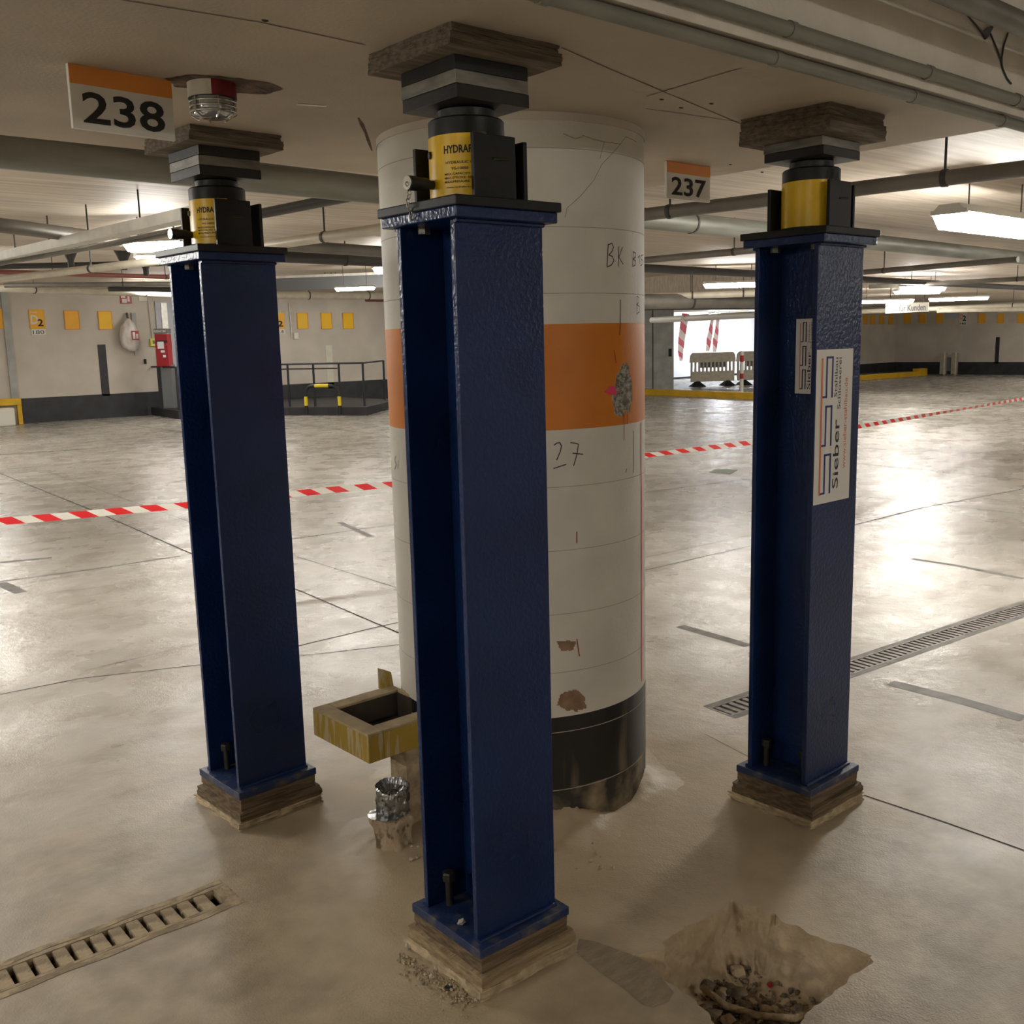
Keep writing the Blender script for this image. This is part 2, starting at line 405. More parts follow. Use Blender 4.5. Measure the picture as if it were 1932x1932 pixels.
# sub-slab so nothing shows below
struct(MB().box(-6.3, WX+.6, -6.3, WY+.6, -.62, -.5).build('floor_subslab', 'trench'))

# ceilings
def slab(name, x0, x1, y0, y1, z, m, th=.25): return struct(MB().box(x0, x1, y0, y1, z, z+th).build(name, m))
slab('ceiling', -6.3, WX+.5, PY1-.4, 9.6, ZC, 'ceiling', .9)
slab('ceiling_east', 20.0, WX+.5, 9.6, WY+.5, ZC, 'ceiling', .9)
slab('ceiling_north', -6.3, 20.0, 9.6, WY+.5, ZH, 'ceiling', .3)
slab('ceiling_south', -6.3, WX+.5, -6.3, PY0, 2.98, 'ceiling', .5)
slab('ceiling_bay', PX1, WX+.5, PY0, PY1-.4, ZC, 'ceiling', .9)
MBp = MB().box(-6.3, PX1, PY0, PY1, ZS, 3.4)
struct(MBp.build('ceiling_drop_panel', 'soffit'))
struct(MB().box(-6.3, PX1+.002, PY0-.004, PY0, ZS, 3.0).build('trim_1', 'drop_face'))

# walls
struct(MB().box(-6.3, 30.9, WY, WY+.25, 0, 3.4).build('wall_left', 'wall'))
struct(MB().box(30.9, WX, WY, WY+.25, 0, 3.4).build('wall_left_bright', 'wall_white'))
struct(MB().box(WX, WX+.25, -6.3, WY+.25, 0, 3.4).build('wall_right', 'wall'))
struct(MB().box(35.0, WX, 20.6, 23.5, 0, ZC).build('wall_jog', 'wall'))
struct(MB().box(-6.55, -6.3, -6.3, WY+.25, 0, 3.4).build('wall_back', 'wall'))
struct(MB().box(-6.3, WX, -6.55, -6.3, 0, 3.4).build('wall_front', 'wall'))
struct(MB().box(7.2, 30.9, WY-.012, WY, 0, .60).build('baseboard_left', 'dark_paint'))
struct(MB().box(30.9, WX, WY-.012, WY, 0, .08).build('baseboard_left_low', 'dark_paint'))
struct(MB().box(WX-.012, WX, -6.3, 20.6, 0, .46).build('baseboard_right', 'dark_paint'))
struct(MB().box(35, WX, 20.588, 20.6, 0, .46).build('baseboard_jog', 'dark_paint'))
wl = bpy.data.objects['wall_left']; wr = bpy.data.objects['wall_right']
def wallquad(name, par, m, px0, py0, px1, py1, t=.012):
    a = RY(px0, py1, WY); b = RY(px1, py0, WY)
    a2 = RY(px0, py0, WY); z0 = (a.z+RY(px1, py1, WY).z)/2; z1 = (a2.z+b.z)/2
    return MB().box((a.x+a2.x)/2, (b.x+RY(px1, py1, WY).x)/2, WY-t, WY, z0, z1).build(name, m, par)
wallquad('wall_stripe', wl, 'dark_paint', 188, 650, 203, 747)
wallquad('wall_stripe', wl, 'pale_paint', 616, 651, 628, 733)
wallquad('wall_pilaster', wl, 'wall_grey', 10, 548, 24, 752, .06)
wallquad('pipe_stub', wl, 'wall_grey', 250, 590, 258, 670, .05)
p = RX(1879, 636, WX); q = RX(1880, 690, WX)
MB().box(WX-.012, WX, q.y-.07, q.y+.07, .4, p.z).build('wall_stripe', 'dark_paint', wr)

# floor joints and old paint strips, as thin strips set in the floor
def strip(px, w, name, m, z=.0015):
    mb = MB(); ribbon(mb, [RZ(a, b, z) for a, b in px], w, lambda p: Vector((0, 0, 1)))
    return mb.build(name, m, floor)
J = [([(0,893),(180,965),(362,1045)], .016), ([(362,1045),(560,1112),(715,1178),(760,1197)], .011), ([(0,1310),(150,1280),(395,1252)], .007),
     ([(395,1252),(560,1230)], .006), ([(560,1219),(715,1182),(770,1170)], .009), ([(560,1238),(770,1214)], .007), ([(0,886),(345,858)], .016), ([(550,1017),(760,987)], .014),
     ([(560,1050),(760,1112)], .006), ([(90,890),(360,985)], .006), ([(1215,1076),(1415,1030)], .010), ([(1215,929),(1415,903)], .016), ([(1612,990),(1740,958),(1932,922)], .016),
     ([(1630,1500),(1780,1550),(1932,1604)], .007), ([(1620,875),(1780,890),(1932,905)], .016), ([(1215,1052),(1415,1010)], .006), ([(1215,805),(1415,790)], .02),
     ([(160,1265),(390,1210)], .004), ([(1620,845),(1932,858)], .015), ([(1620,935),(1800,955),(1932,970)], .008), ([(0,858),(180,846)], .05), ([(200,795),(345,815)], .02), ([(540,797),(730,822)], .02)]
for px, w in J: strip(px, w, 'floor_joint', 'joint')
strip([(1330,1383),(1420,1430)], .006, 'floor_joint', 'joint_pale')
T = [([(0,1097),(180,1073),(340,1049)], .035), ([(0,1061),(98,1052)], .06), ([(1283,1181),(1412,1218)], .07), ([(1720,1054),(1800,1066),(1932,1092)], .05),
     ([(1680,1288),(1800,1318),(1932,1356)], .085), ([(0,1100),(40,1118)], .09), ([(640,985),(700,1012)], .06)]
for px, w in T: strip(px, w, 'floor_marking', 'floor_tape', .001)
# soffit joints
sof = bpy.data.objects['ceiling_drop_panel']
for px in ([(230,0),(490,42),(690,85)], [(1188,23),(1413,86),(1725,183)], [(1219,182),(1400,128)], [(1060,90),(1150,130),(1400,235)], [(1430,235),(1219,205)]):
    mb = MB(); ribbon(mb, [RZ(a, b, ZS-.0012) for a, b in px], .004, lambda p: Vector((0, 0, -1))); mb.build('soffit_joint', 'crack', sof)
for px, py in ((500,38),(1248,187),(1285,203),(1342,195),(1378,310),(1438,325)):
    p = RZ(px, py, ZS); MB().rock((p.x, p.y, ZS), .008, (1.2, .8, .5), 1, .3, px).build('form_nail', 'bolt_steel', sof)
mb = MB(); ribbon(mb, [RZ(a, b, ZS-.0015) for a, b in ((560,197),(588,199),(616,201))], .018, lambda p: Vector((0, 0, -1))); mb.build('paint_chip', 'sign_white', sof)

# ================================================================ ROUND COLUMN
col = thing('concrete_column', 'thick round concrete column with orange band and black foot between the blue props', 'column', (COL.x, COL.y, 0))
def rz_at(px, py): return RC(px, py).z
zb_or, zt_or = rz_at(1120, 807), rz_at(1120, 610)
zblk = rz_at(1110, 1344); zlow = rz_at(1110, 1478)
spc = RC(1177, 735); sp_th = math.atan2(spc.y-COL.y, spc.x-COL.x); sp_z = spc.z
def spall(th, z):
    u = ((th-sp_th+PI) % (2*PI)-PI)*CR; v = z-sp_z
    u -= v*.10
    r = math.hypot(u/(.060*(1-.25*v/.09)), v/.090)
    return 1.0-r+.22*noise.noise(Vector((u*45, v*32, 3)))
def band(name, z0, z1, m, n=180, rows=2, detail=False, r=CR):
    ths = [2*PI*i/n for i in range(n)]
    if detail:
        ths = [t for t in ths if abs((t-sp_th+PI) % (2*PI)-PI) > .19]+[sp_th-.19+.38*i/140 for i in range(141)]
        ths = sorted(t % (2*PI) for t in ths); rows = 150
    k = len(ths); zs = [z0+(z1-z0)*i/rows for i in range(rows+1)]
    vs = []; ins = []
    for z in zs:
        for t in ths:
            rr = r; s = spall(t, z) if detail else -1
            if s > 0: rr -= min(.022, .05*s)+.010*noise.noise(Vector((t*70, z*50, 9)))*min(1, s*4)+.006*noise.noise(Vector((t*190, z*120, 2)))*min(1, s*4)
            ins.append(s > 0); vs.append((rr*math.cos(t), rr*math.sin(t), z))
    f0, f1 = [], []
    for a in range(rows):
        for i in range(k):
            q = (a*k+i, a*k+(i+1) % k, (a+1)*k+(i+1) % k, (a+1)*k+i)
            (f1 if all(ins[j] for j in q) else f0).append(q)
    mb = MB(); mb.v = vs; mb.f = f0; o = mb.build(name, m, col, smooth='all')
    if f1:
        used = sorted({j for q in f1 for j in q}); mp = {j: i for i, j in enumerate(used)}
        m2 = MB(); m2.v = [vs[j] for j in used]; m2.f = [tuple(mp[j] for j in q) for q in f1]
        tag(m2.build('spalled_patch', 'aggregate', col), 'chipped patch of bare aggregate in the orange band')
    return o
band('black_foot_lower', 0, zlow, 'col_black_low'); band('black_foot', zlow, zblk, 'col_black')
band('white_shaft', zblk, zb_or, 'col_white'); band('orange_band', zb_or, zt_or, 'col_orange', detail=True)
band('white_shaft', zt_or, rz_at(1120, 232), 'col_white'); band('column_head', rz_at(1120, 232), ZS+.01, 'col_top', r=CR+.002)
MB().lathe([(CR-.1, .001), (CR-.1, ZS)], n=48, cap=False).build('core', 'col_white', col)
def cnorm(p): return Vector((p.x, p.y, 0)).normalized()
def cstroke(pxs, w, name, m, lift=.0012):
    mb = MB()
    for px in pxs:
        pts = [RC(a, b)-Vector((COL.x, COL.y, 0)) for a, b in px]
        # resample so the strip hugs the curve
        out = []
        for i in range(len(pts)-1):
            for k in range(5):
                q = pts[i].lerp(pts[i+1], k/5); r = Vector((q.x, q.y, 0)).normalized()*(CR+lift); out.append(Vector((r.x, r.y, q.z)))
        q = pts[-1]; r = Vector((q.x, q.y, 0)).normalized()*(CR+lift); out.append(Vector((r.x, r.y, q.z)))
        ribbon(mb, out, w, cnorm)
    return mb.build(name, m, col)
cstroke([[(1147,461),(1145,503)], [(1147,462),(1154,459),(1157,466),(1154,475),(1148,481)], [(1148,481),(1155,484),(1158,492),(1153,500),(1145,504)],
         [(1167,465),(1166,503)], [(1174,466),(1167,485)], [(1167,485),(1175,499)]], .0035, 'handwriting', 'pencil')
cstroke([[(1194,475),(1193,503)], [(1194,475),(1199,478),(1199,485),(1194,489)], [(1194,489),(1199,492),(1198,500),(1193,503)], [(1203,486),(1206,482),(1206,498)], [(1209,482),(1213,481)], [(1209,482),(1209,489),(1212,492),(1211,499),(1208,501)]], .003, 'handwriting', 'pencil')
cstroke([[(1201,558),(1201,594)], [(1201,558),(1205,562),(1205,570),(1201,575)], [(1201,575),(1206,578),(1206,588),(1201,592)]], .0025, 'handwriting', 'pencil')
cstroke([[(1045,840),(1050,836),(1056,835),(1059,841),(1057,852),(1050,868)], [(1044,884),(1056,880),(1068,876)], [(1076,835),(1084,836),(1091,838),(1088,858),(1082,879)], [(1080,855),(1100,857)],
         [(1195,813),(1195,892)], [(1182,884),(1180,892)]], .0035, 'handwriting', 'pencil')
cstroke([[(748,860),(745,868),(749,876),(745,886)], [(752,868),(751,885)]], .003, 'handwriting', 'pencil')
cstroke([[(1098,255),(1120,263),(1140,268),(1170,272),(1180,258),(1200,268)], [(1170,272),(1135,310),(1120,340),(1095,370),(1070,392),(1066,410)], [(1062,252),(1085,262),(1100,258)], [(1140,267),(1131,300)]], .0016, 'hairline_crack', 'seam_dark')
for z0 in (285, 430, 553, 912, 1030, 1148, 1256):
    zz = rz_at(1130, z0); MB().lathe([(CR+.0008, zz-.0011), (CR+.0012, zz+.0011)], n=120, cap=False).build('form_seam', 'seam', col)
for z0 in (1372, 1480):
    zz = rz_at(1110, z0); MB().lathe([(CR+.001, zz-.0016), (CR+.0014, zz+.0016)], n=120, cap=False).build('form_seam', 'pebble', col)
cstroke([[(1170,565),(1170,612),(1169,632)]], .004, 'drip_mark', 'crack')
cstroke([[(1177,783),(1177,832)], [(1184,765),(1183,800)], [(1158,660),(1162,685)]], .003, 'drip_mark', 'red_mark')
cstroke([[(1088,1003),(1088,1025)], [(1088,1205),(1093,1238)]], .004, 'red_tick', 'red_mark')
cstroke([[(1209,798),(1209,870),(1210,950),(1210,1040),(1210,1160),(1210,1285)]], .010, 'pink_sprayed_line', 'pink_spray')
def cpatch(pxs, name, m, lift=.0008, st=2.0):
    def inside(x, y):
        x += 3*noise.noise((x*.12, y*.12, 1)); y += 3*noise.noise((x*.12, y*.12, 8)); r = False; j = len(pxs)-1
        for i in range(len(pxs)):
            (xi, yi), (xj, yj) = pxs[i], pxs[j]
            if (yi > y) != (yj > y) and x < (xj-xi)*(y-yi)/(yj-yi)+xi: r = not r
            j = i
        return r
    x0, x1 = min(p[0] for p in pxs)-4, max(p[0] for p in pxs)+4; y0, y1 = min(p[1] for p in pxs)-4, max(p[1] for p in pxs)+4
    mb = MB(); idx = {}
    def vid(i, j):
        if (i, j) not in idx:
            q = RC(x0+i*st, y0+j*st); r = (Vector((q.x, q.y, 0))-Vector((COL.x, COL.y, 0))).normalized()*(CR+lift); idx[(i, j)] = len(mb.v); mb.v.append((r.x, r.y, q.z))
        return idx[(i, j)]
    for i in range(int((x1-x0)/st)):
        for j in range(int((y1-y0)/st)):
            if inside(x0+(i+.5)*st, y0+(j+.5)*st): mb.f.append((vid(i, j), vid(i, j+1), vid(i+1, j+1), vid(i+1, j)))
    return mb.build(name, m, col)
cpatch([(1054,1318),(1062,1306),(1072,1304),(1082,1301),(1097,1308),(1104,1318),(1106,1338),(1098,1338),(1088,1342),(1068,1340),(1052,1330)], 'brown_scuff', 'brown_scuff')
cpatch([(1052,1212),(1075,1208),(1085,1212),(1082,1226),(1058,1228)], 'brown_scuff', 'brown_scuff')
cpatch([(1140,740),(1149,732),(1162,729),(1162,744),(1150,746)], 'pink_spray_smudge', 'pink_spray')
# dust ridge around the column foot
mb = MB(); vs = []; fs = []; n = 150; prof = [(-.012, .10), (.012, .085), (.03, .055), (.055, .03), (.10, .012), (.16, -.002)]
for i in range(n):
    a = 2*PI*i/n; amp = max(.12, .45+.75*noise.noise(Vector((math.cos(a)*1.6, math.sin(a)*1.6, .3))))
    for (dr, z) in prof:
        j = 1+.35*noise.noise(Vector((math.cos(a)*14, math.sin(a)*14, dr*50)))
        vs.append((COL.x+(CR+dr*(.6+.6*amp)*j)*math.cos(a), COL.y+(CR+dr*(.6+.6*amp)*j)*math.sin(a), z*amp*j if z > 0 else z))
k = len(prof)
for i in range(n):
    for b in range(k-1): fs.append((i*k+b, i*k+b+1, ((i+1) % n)*k+b+1, ((i+1) % n)*k+b))
mb.add(vs, fs); tag(mb.build('dust_ridge', 'floor', floor, smooth='all'), 'tan dust and mortar banked against the round column foot', kind='stuff')

# ================================================================ STEEL PROPS
ZB, ZT = .109, 1.983
def make_prop():
    r = thing('steel_prop', '', 'steel prop', (0, 0, 0))
    MB().box(-.159, .159, -.156, .156, ZB, ZB+.026, .003).build('base_plate', 'blue_dusty', r)
    MB().box(-.159, .159, -.156, .156, ZT, ZT+.026, .003).build('cap_plate', 'blue', r)
    for s in (-1, 1):
        MB().box(-.138, .138, s*.121-(.017 if s > 0 else 0), s*.121+(.017 if s < 0 else 0), ZB+.026, ZT, .002).build('flange', 'blue', r)
    w = MB().box(-.006, .006, -.104, .104, ZB+.026, ZT); w.build('web', 'blue', r)
    for s in (-1, 1):
        for zz in (ZB+.028, ZT-.002): MB().tube([(-.138, s*.124, zz), (.138, s*.124, zz)], .007, 8).build('weld_bead', 'blue', r, True)
    for sx in (-1, 1):
        for sy in (-1, 1):
            b = MB().lathe([(.0105, ZB+.02), (.0105, ZB+.105)], sx*.083, sy*.078, 12).build('anchor_bolt', 'bolt_steel', r, True)
            MB().lathe([(.018, ZB+.100), (.019, ZB+.104), (.019, ZB+.122), (.016, ZB+.126)], sx*.083, sy*.078, 6).build('bolt_head', 'bolt_steel', b)
            MB().lathe([(.017, ZT-.016), (.017, ZT+.001)], sx*.083, sy*.078, 6).build('cap_nut', 'bare_steel', r)
    return r
PROPS = {'C': (Vector((1.659, 2.045)), math.radians(-1.1)), 'L': (Vector((1.627, 3.368)), math.radians(1.5)), 'R': (Vector((3.083, 1.983)), math.radians(.1))}
LAB = {'C': 'blue steel I-beam prop standing next to the square pit, in front of the column',
       'L': 'blue steel I-beam prop under the 238 number sign',
       'R': 'blue steel I-beam prop with white company stickers on it'}
PGRP = 'blue steel props around the round column'
prop0 = make_prop(); props = {}
for k in 'CLR':
    o = prop0 if k == 'C' else copy_tree(prop0); (p, a) = PROPS[k]
    o.location = (p.x, p.y, 0); o.rotation_euler = (0, 0, a); o['label'] = LAB[k]; o['group'] = PGRP; props[k] = o
WH = {'C': 'prop beside the square pit', 'L': 'prop under the 238 sign', 'R': 'prop with the white stickers'}

def rough_pad(name, s, z0, z1, m, label, cat, grp, k, seed, rot=0.0, jag=.004):
    p, a = PROPS[k]
    bm = bmesh.new(); bmesh.ops.create_cube(bm, size=1.0)
    bmesh.ops.subdivide_edges(bm, edges=bm.edges[:], cuts=7, use_grid_fill=True)
    for v in bm.verts:
        c = v.co.copy(); v.co = Vector((c.x*s, c.y*s, z0+(c.z+.5)*(z1-z0)))
        if abs(c.x) > .49 or abs(c.y) > .49:
            nn = noise.noise(Vector((c.x*9+seed, c.y*9, c.z*3)))+.6*noise.noise(Vector((c.x*25+seed, c.y*25, c.z*9)))
            v.co.x *= 1+nn*jag/s*2; v.co.y *= 1+nn*jag/s*2
    o = MB().bm(bm).build(name, m); o.location = (p.x, p.y, 0); o.rotation_euler = (0, 0, a+rot)
    return tag(o, label, cat, grp)
for k in 'CLR':
    w = WH[k]
    rough_pad('timber_pad', .305, .066, ZB, 'wood_dark', 'dark upper timber pad under the foot of the blue '+w, 'timber pad', 'timber pads under the props', k, 1)
    rough_pad('timber_pad', .335, .030, .066, 'wood_pale' if k == 'C' else 'wood_dark', 'wider lower timber pad under the foot of the blue '+w, 'timber pad', 'timber pads under the props', k, 5, .01, .005)
    rough_pad('mortar_bed', .345, -.001, .030, 'mortar', 'rough mortar bed on the floor under the blue '+w, 'mortar bed', 'mortar beds under the props', k, 9, -.01, .011)

# head of each prop: bearing plate with guides, jack, packing plates, timber head pads
def bearing(k):
    p, a = PROPS[k]
    r = thing('bearing_plate', 'black bearing plate with upright guides on top of the blue '+WH[k], 'bearing plate', (p.x, p.y, ZT+.026), a, 'bearing plates on the props')
    MB().box(-.165, .165, -.165, .165, 0, .023, .003).build('plate', 'black_steel', r)
    MB().box(-.068, .062, -.113, -.101, .023, .176, .002).build('guide', 'black_steel', r)
    MB().box(.101, .113, -.098, .098, .023, .172, .002).build('guide', 'black_steel', r)
    g = MB().box(-.085, .075, .101, .113, .023, .168, .002).build('guide', 'black_steel', r)
    MB().tube([(-.01, -.114, .12), (.035, -.116, .122)], .004, 6).build('locking_pin', 'bolt_steel', r)
    return r
def jack(k, coupler, lettered):
    p, a = PROPS[k]; Z0 = ZT+.049; R = .094
    r = thing('hydraulic_jack', 'black hydraulic jack with yellow label on the blue '+WH[k], 'jack', (p.x, p.y, Z0), a, 'hydraulic jacks on the props')
    top = 2.258-Z0
    MB().lathe([(R, 0), (R, top-.03), (R-.004, top-.026), (R-.012, top-.024)], n=64).build('cylinder', 'black_steel', r, True)
    MB().lathe([(R-.022, top-.026), (R-.022, top-.004), (R-.03, top)], n=48).build('piston', 'dark_steel', r, True)
    t0, t1 = math.radians(112), math.radians(262); n = 40; vs = []; fs = []
    for i in range(n+1):
        t = t0+(t1-t0)*i/n
        vs += [((R+.0012)*math.cos(t), (R+.0012)*math.sin(t), .012), ((R+.0012)*math.cos(t), (R+.0012)*math.sin(t), .158)]
    for i in range(n): fs.append((2*i, 2*i+2, 2*i+3, 2*i+1))
    lab = MB().add(vs, fs).build('label', 'label_yellow', r, 'all')
    tag(lab, 'yellow maker label')
    th0 = math.radians(197)
    def cyl(x, y): t = th0+x/R; return Vector(((R+.002)*math.cos(t), (R+.002)*math.sin(t), y))
    if lettered:
        mb = MB()
        for body, w, h, x, y in (('HYDRAFORE', .105, .019, 0, .112), ('HYDRAULIC CYLINDER', .11, .0065, .004, .088), ('YG-10050', .042, .0065, .018, .074),
                                 ('MAX.CAPACITY: 100T', .088, .0055, 0, .062), ('MAX.STROKE: 50MM', .08, .0055, 0, .053), ('MAX.PRESSURE', .062, .0055, 0, .044), ('www.hydrafore.com', .075, .005, .004, .031)):
            put_text(mb, fit_text(body, w, h, .03 if h > .01 else .012), lambda X, Y, x=x, y=y: cyl(X+x, Y+y))
        mb.build('print', 'print_black', lab)
    if k == 'R': return r
    pl = MB().lathe([(.009, 0), (.009, .006), (.006, .007)], n=12).build('plug', 'print_black', r); tt = math.radians(163); pl.location = ((R)*math.cos(tt), R*math.sin(tt), .117); pl.rotation_euler = (0, PI/2, tt)
    if coupler:
        y = .018; z = .046
        c = MB().tube([(-.085, y, z), (-.112, y, z), (-.1121, y, z), (-.118, y, z), (-.1181, y, z), (-.145, y, z), (-.1451, y, z), (-.168, y, z)], [.011, .011, .015, .015, .0155, .0155, .0175, .0175], 20).build('coupler', 'dark_steel', r, True)
        MB().tube([(-.168, y, z), (-.171, y, z)], .0165, 20).build('dust_cap', 'chrome', c)
        mb = MB(); P0 = Vector((-.170, y, z))
        for i in range(9 if k == 'C' else 4):
            q = P0+Vector((.004*math.sin(i), -.001*i, -.010*i-.003)); mb.torus(q, .0052, .0014, (1, 0, 0) if i % 2 else (0, 1, 0), 10, 5, 1.0)
        mb.build('chain', 'chrome', c)
    return r
def packing(k, n, ztop):
    p, a = PROPS[k]; h = (ztop-2.258)/n
    for i in range(n):
        m = 'dark_steel'
        if (k, i) in (('C', 1), ('L', 1), ('R', 1)): m = 'bare_steel'
        nm = {1: ('lower', 'upper'), 2: ('bottom', 'middle', 'top')}[1 if n == 2 else 2][i]
        o = MB().box(-.111, .111, -.111, .111, 2.258+i*h, 2.258+(i+1)*h-.0008, .0015).build('packing_plate', m)
        o.location = (p.x+random.uniform(-.002, .002), p.y+random.uniform(-.002, .002), 0); o.rotation_euler = (0, 0, a+random.uniform(-.012, .012))
        tag(o, nm+' steel packing plate over the jack on the '+WH[k], 'steel plate', 'steel packing plates over the jacks')
for k in 'CLR':
    bearing(k); jack(k, k != 'R', k != 'R')
    zt = 2.352 if k != 'R' else 2.316
    packing(k, 3 if k != 'R' else 2, zt)
    zm = (zt+ZS)/2+.004
    rough_pad('head_timber', .338, zt, zm, 'wood_old', 'lower weathered timber pad over the steel plates on the '+WH[k], 'timber pad', 'timber pads against the ceiling', k, 21, 0, .004)
    rough_pad('head_timber', .330, zm, ZS+.001, 'wood_old', 'upper weathered timber pad pressed to the ceiling above the '+WH[k], 'timber pad', 'timber pads against the ceiling', k, 27, .012, .006)

# company stickers on the right-hand prop
def sticker(corners, xd, full, label):
    # corners: bottom-left and top-right in prop-local metres on the given plane; reading direction is upward
    o, wd, ht, eps = corners
    xd = Vector(xd); up = Vector((0, 0, 1)); n = xd.cross(up)
    par = props['R']; o = Vector(o)
    mb = MB(); c = [o, o+xd*wd, o+xd*wd+up*ht, o+up*ht]
    mb.add([q+n*eps for q in c]+[q for q in c], [(0, 1, 2, 3), (7, 6, 5, 4), (0, 4, 5, 1), (1, 5, 6, 2), (2, 6, 7, 3), (3, 7, 4, 0)])
    s = mb.build('company_sticker', 'sticker', par); tag(s, label)
    f = plane_fn(o+xd*wd, up, -xd, eps+.0006)       # x: up the sticker, y: from its right edge leftwards
    def R(mb, x0, x1, y0, y1): mb.add([f(x0, y0), f(x1, y0), f(x1, y1), f(x0, y1)], [(0, 1, 2, 3)])
    L, W = ht, wd
    yb = .825*W if full else .72*W
    a = MB(); R(a, .055*L, .945*L, yb, yb+.045*W); a.build('logo_bar', 'ink_orange', s)
    b = MB(); y2, y1 = (.70*W, .545*W) if full else (.55*W, .38*W); t = .03*W if full else .045*W
    for i in range(3):
        x0 = (.06+.315*i)*L; x1 = x0+.265*L
        R(b, x0, x1, y1, y1+t*1.4); R(b, x1-t, x1, y1, y2+t*1.4); R(b, x0, x1, y2, y2+t*1.4); R(b, x0, x0+t, y2, yb)
    b.build('logo', 'ink_blue' if full else 'ink_dark', s)
    words = ((('Sieber', .46, .165, .085, .335), ('Stahlbau', .255, .085, .69, .425), ('Schlosserei', .335, .085, .61, .325), ('www.sieber-stahlbau.de', .60, .095, .21, .135)) if full else
             (('Sieber', .50, .20, .06, .11), ('Stahlbau', .27, .085, .68, .20), ('Schlosserei', .345, .085, .605, .08)))
    for body, w_, h_, x_, y_ in words:
        d = MB(); put_text(d, fit_text(body, w_*L, h_*W, .006 if body == 'Sieber' else 0), lambda x, y: f(x+x_*L, y+y_*W))
        d.build('lettering', 'ink_orange' if body[0] == 'w' else 'ink_dark', s)
pR = PROPS['R'][0]
f0 = RY(1545, 660, pR.y-.121); f1 = RY(1617, 655, pR.y-.121); g0 = RY(1538, 953, pR.y-.121)
sticker((Vector((-.134, -.1212, g0.z)), .222, f0.z-g0.z, .0010), (1, 0, 0), True, 'large white company sticker with logo and web address')
h0 = RX(1503, 602, pR.x-.006); h1 = RX(1536, 602, pR.x-.006); h2 = RX(1496, 742, pR.x-.006)
yl = h0.y-pR.y; yr = h1.y-pR.y
sticker((Vector((-.0062, min(yl, .10), h2.z)), min(.15, yl-yr), h0.z-h2.z, .0010), (0, -1, 0), False, 'small white company sticker on the web')

# ================================================================ DRAINS
def drain(p0, p1, w, pitch, bar, m, label, dusty):
    d = (p1-p0).normalized(); n = Vector((-d.y, d.x)); L = (p1-p0).length; a = math.atan2(d.y, d.x)
    r = thing('drain_channel', label, 'drain', (p0.x, p0.y, 0), a)
    t = MB(); t.add([(0, -w/2, 0), (L, -w/2, 0), (L, w/2, 0), (0, w/2, 0), (0, -w/2, -.16), (L, -w/2, -.16), (L, w/2, -.16), (0, w/2, -.16)], [(4, 5, 6, 7), (0, 1, 5, 4), (1, 2, 6, 5), (2, 3, 7, 6), (3, 0, 4, 7)])
    t.build('trough', 'trench', r)
    rw = .014 if dusty else .012
    for s in (-1, 1): MB().box(0, L, s*(w/2-rw/2)-rw/2, s*(w/2-rw/2)+rw/2, -.03, .001, .001).build('side_rail', m, r)
    MB().box(0, .016, -w/2+rw, w/2-rw, -.03, .001).build('end_bar', m, r)
    MB().box(L-.016 if not dusty else L-.045, L, -w/2+rw, w/2-rw, -.03, .001).build('end_bar', m, r)
    b0 = MB().box(0, bar, -w/2+rw, w/2-rw, -.05 if dusty else -.03, -.0005, .003 if dusty else .0015).build('bar', m, r)
    x = .03; first = True
    while x+bar < L-.05:
        o = b0 if first else b0.copy()
        if not first: C.objects.link(o); o.parent = r
        o.location = (x, 0, -.0004*random.random()); first = False; x += pitch
    return r
drain(DL0, DL1, .125, .0525, .0365, 'grate_dusty', 'floor drain with dust-caked slotted grate, leading up to the column', True)
drain(DR0, DR1, .135, .046, .027, 'grate', 'long clean steel floor drain grate behind the stickered prop', False)
# old mortar edge along the dusty drain
for s in (-1, 1):
    mb = MB(); ribbon(mb, [Vector((DL0.x+(DL1.x-DL0.x)*t, DL0.y+(DL1.y-DL0.y)*t+s*.078+.004*math.sin(t*40), .0012)) for t in [i/30 for i in range(31)]], .024, lambda p: Vector((0, 0, 1)))
    mb.build('floor_patch', 'grate_dusty', floor)
for s in (-1, 1):
    mb = MB(); a = DR0+dRn*s*.084; b = DR1+dRn*s*.084
    ribbon(mb, [Vector((a.x, a.y, .0012)), Vector((b.x, b.y, .0012))], .03, lambda p: Vector((0, 0, 1))); mb.build('floor_patch', 'floor_tape', floor)

# ================================================================ PIT
cx = sum(p.x for p in pit)/len(pit); cy = sum(p.y for p in pit)/len(pit); cen = Vector((cx, cy))
vs = []; fs = []; rows = 22; n = len(pit)
smooth_pit = list(pit)
for _ in range(60): smooth_pit = [(smooth_pit[i-1]+smooth_pit[i]*2+smooth_pit[(i+1) % n])/4 for i in range(n)]
for r_ in range(rows+1):
    t = r_/rows
    for p, sp in zip(pit, smooth_pit):
        base = p.lerp(sp, min(1, t*2.4)); d = cen-base
        q = base+d*(.24*t**1.1)
        z = -.175*(1-(1-t)**1.35)
        if t > 0:
            k = noise.noise(Vector((p.x*11, p.y*11, z*8)))+.7*noise.noise(Vector((p.x*27, p.y*27, z*22)))+.4*noise.noise(Vector((p.x*60, p.y*60, z*55)))
            q = q+d.normalized()*k*.022*min(1, t*4); z += .010*k*min(1, t*3)
        vs.append((q.x, q.y, z))
for r_ in range(rows):
    for i in range(n): fs.append((r_*n+i, r_*n+(i+1) % n, (r_+1)*n+(i+1) % n, (r_+1)*n+i))
o0 = len(vs)
R2 = 7
for r_ in range(1, R2+1):
    for i in range(n):
        a = Vector(vs[rows*n+i]); t = r_/R2; q = a.lerp(Vector((cx, cy, -.19)), t); q.z += .018*noise.noise(Vector((q.x*22, q.y*22, 4)))*(1 if t < 1 else 0); vs.append(tuple(q))
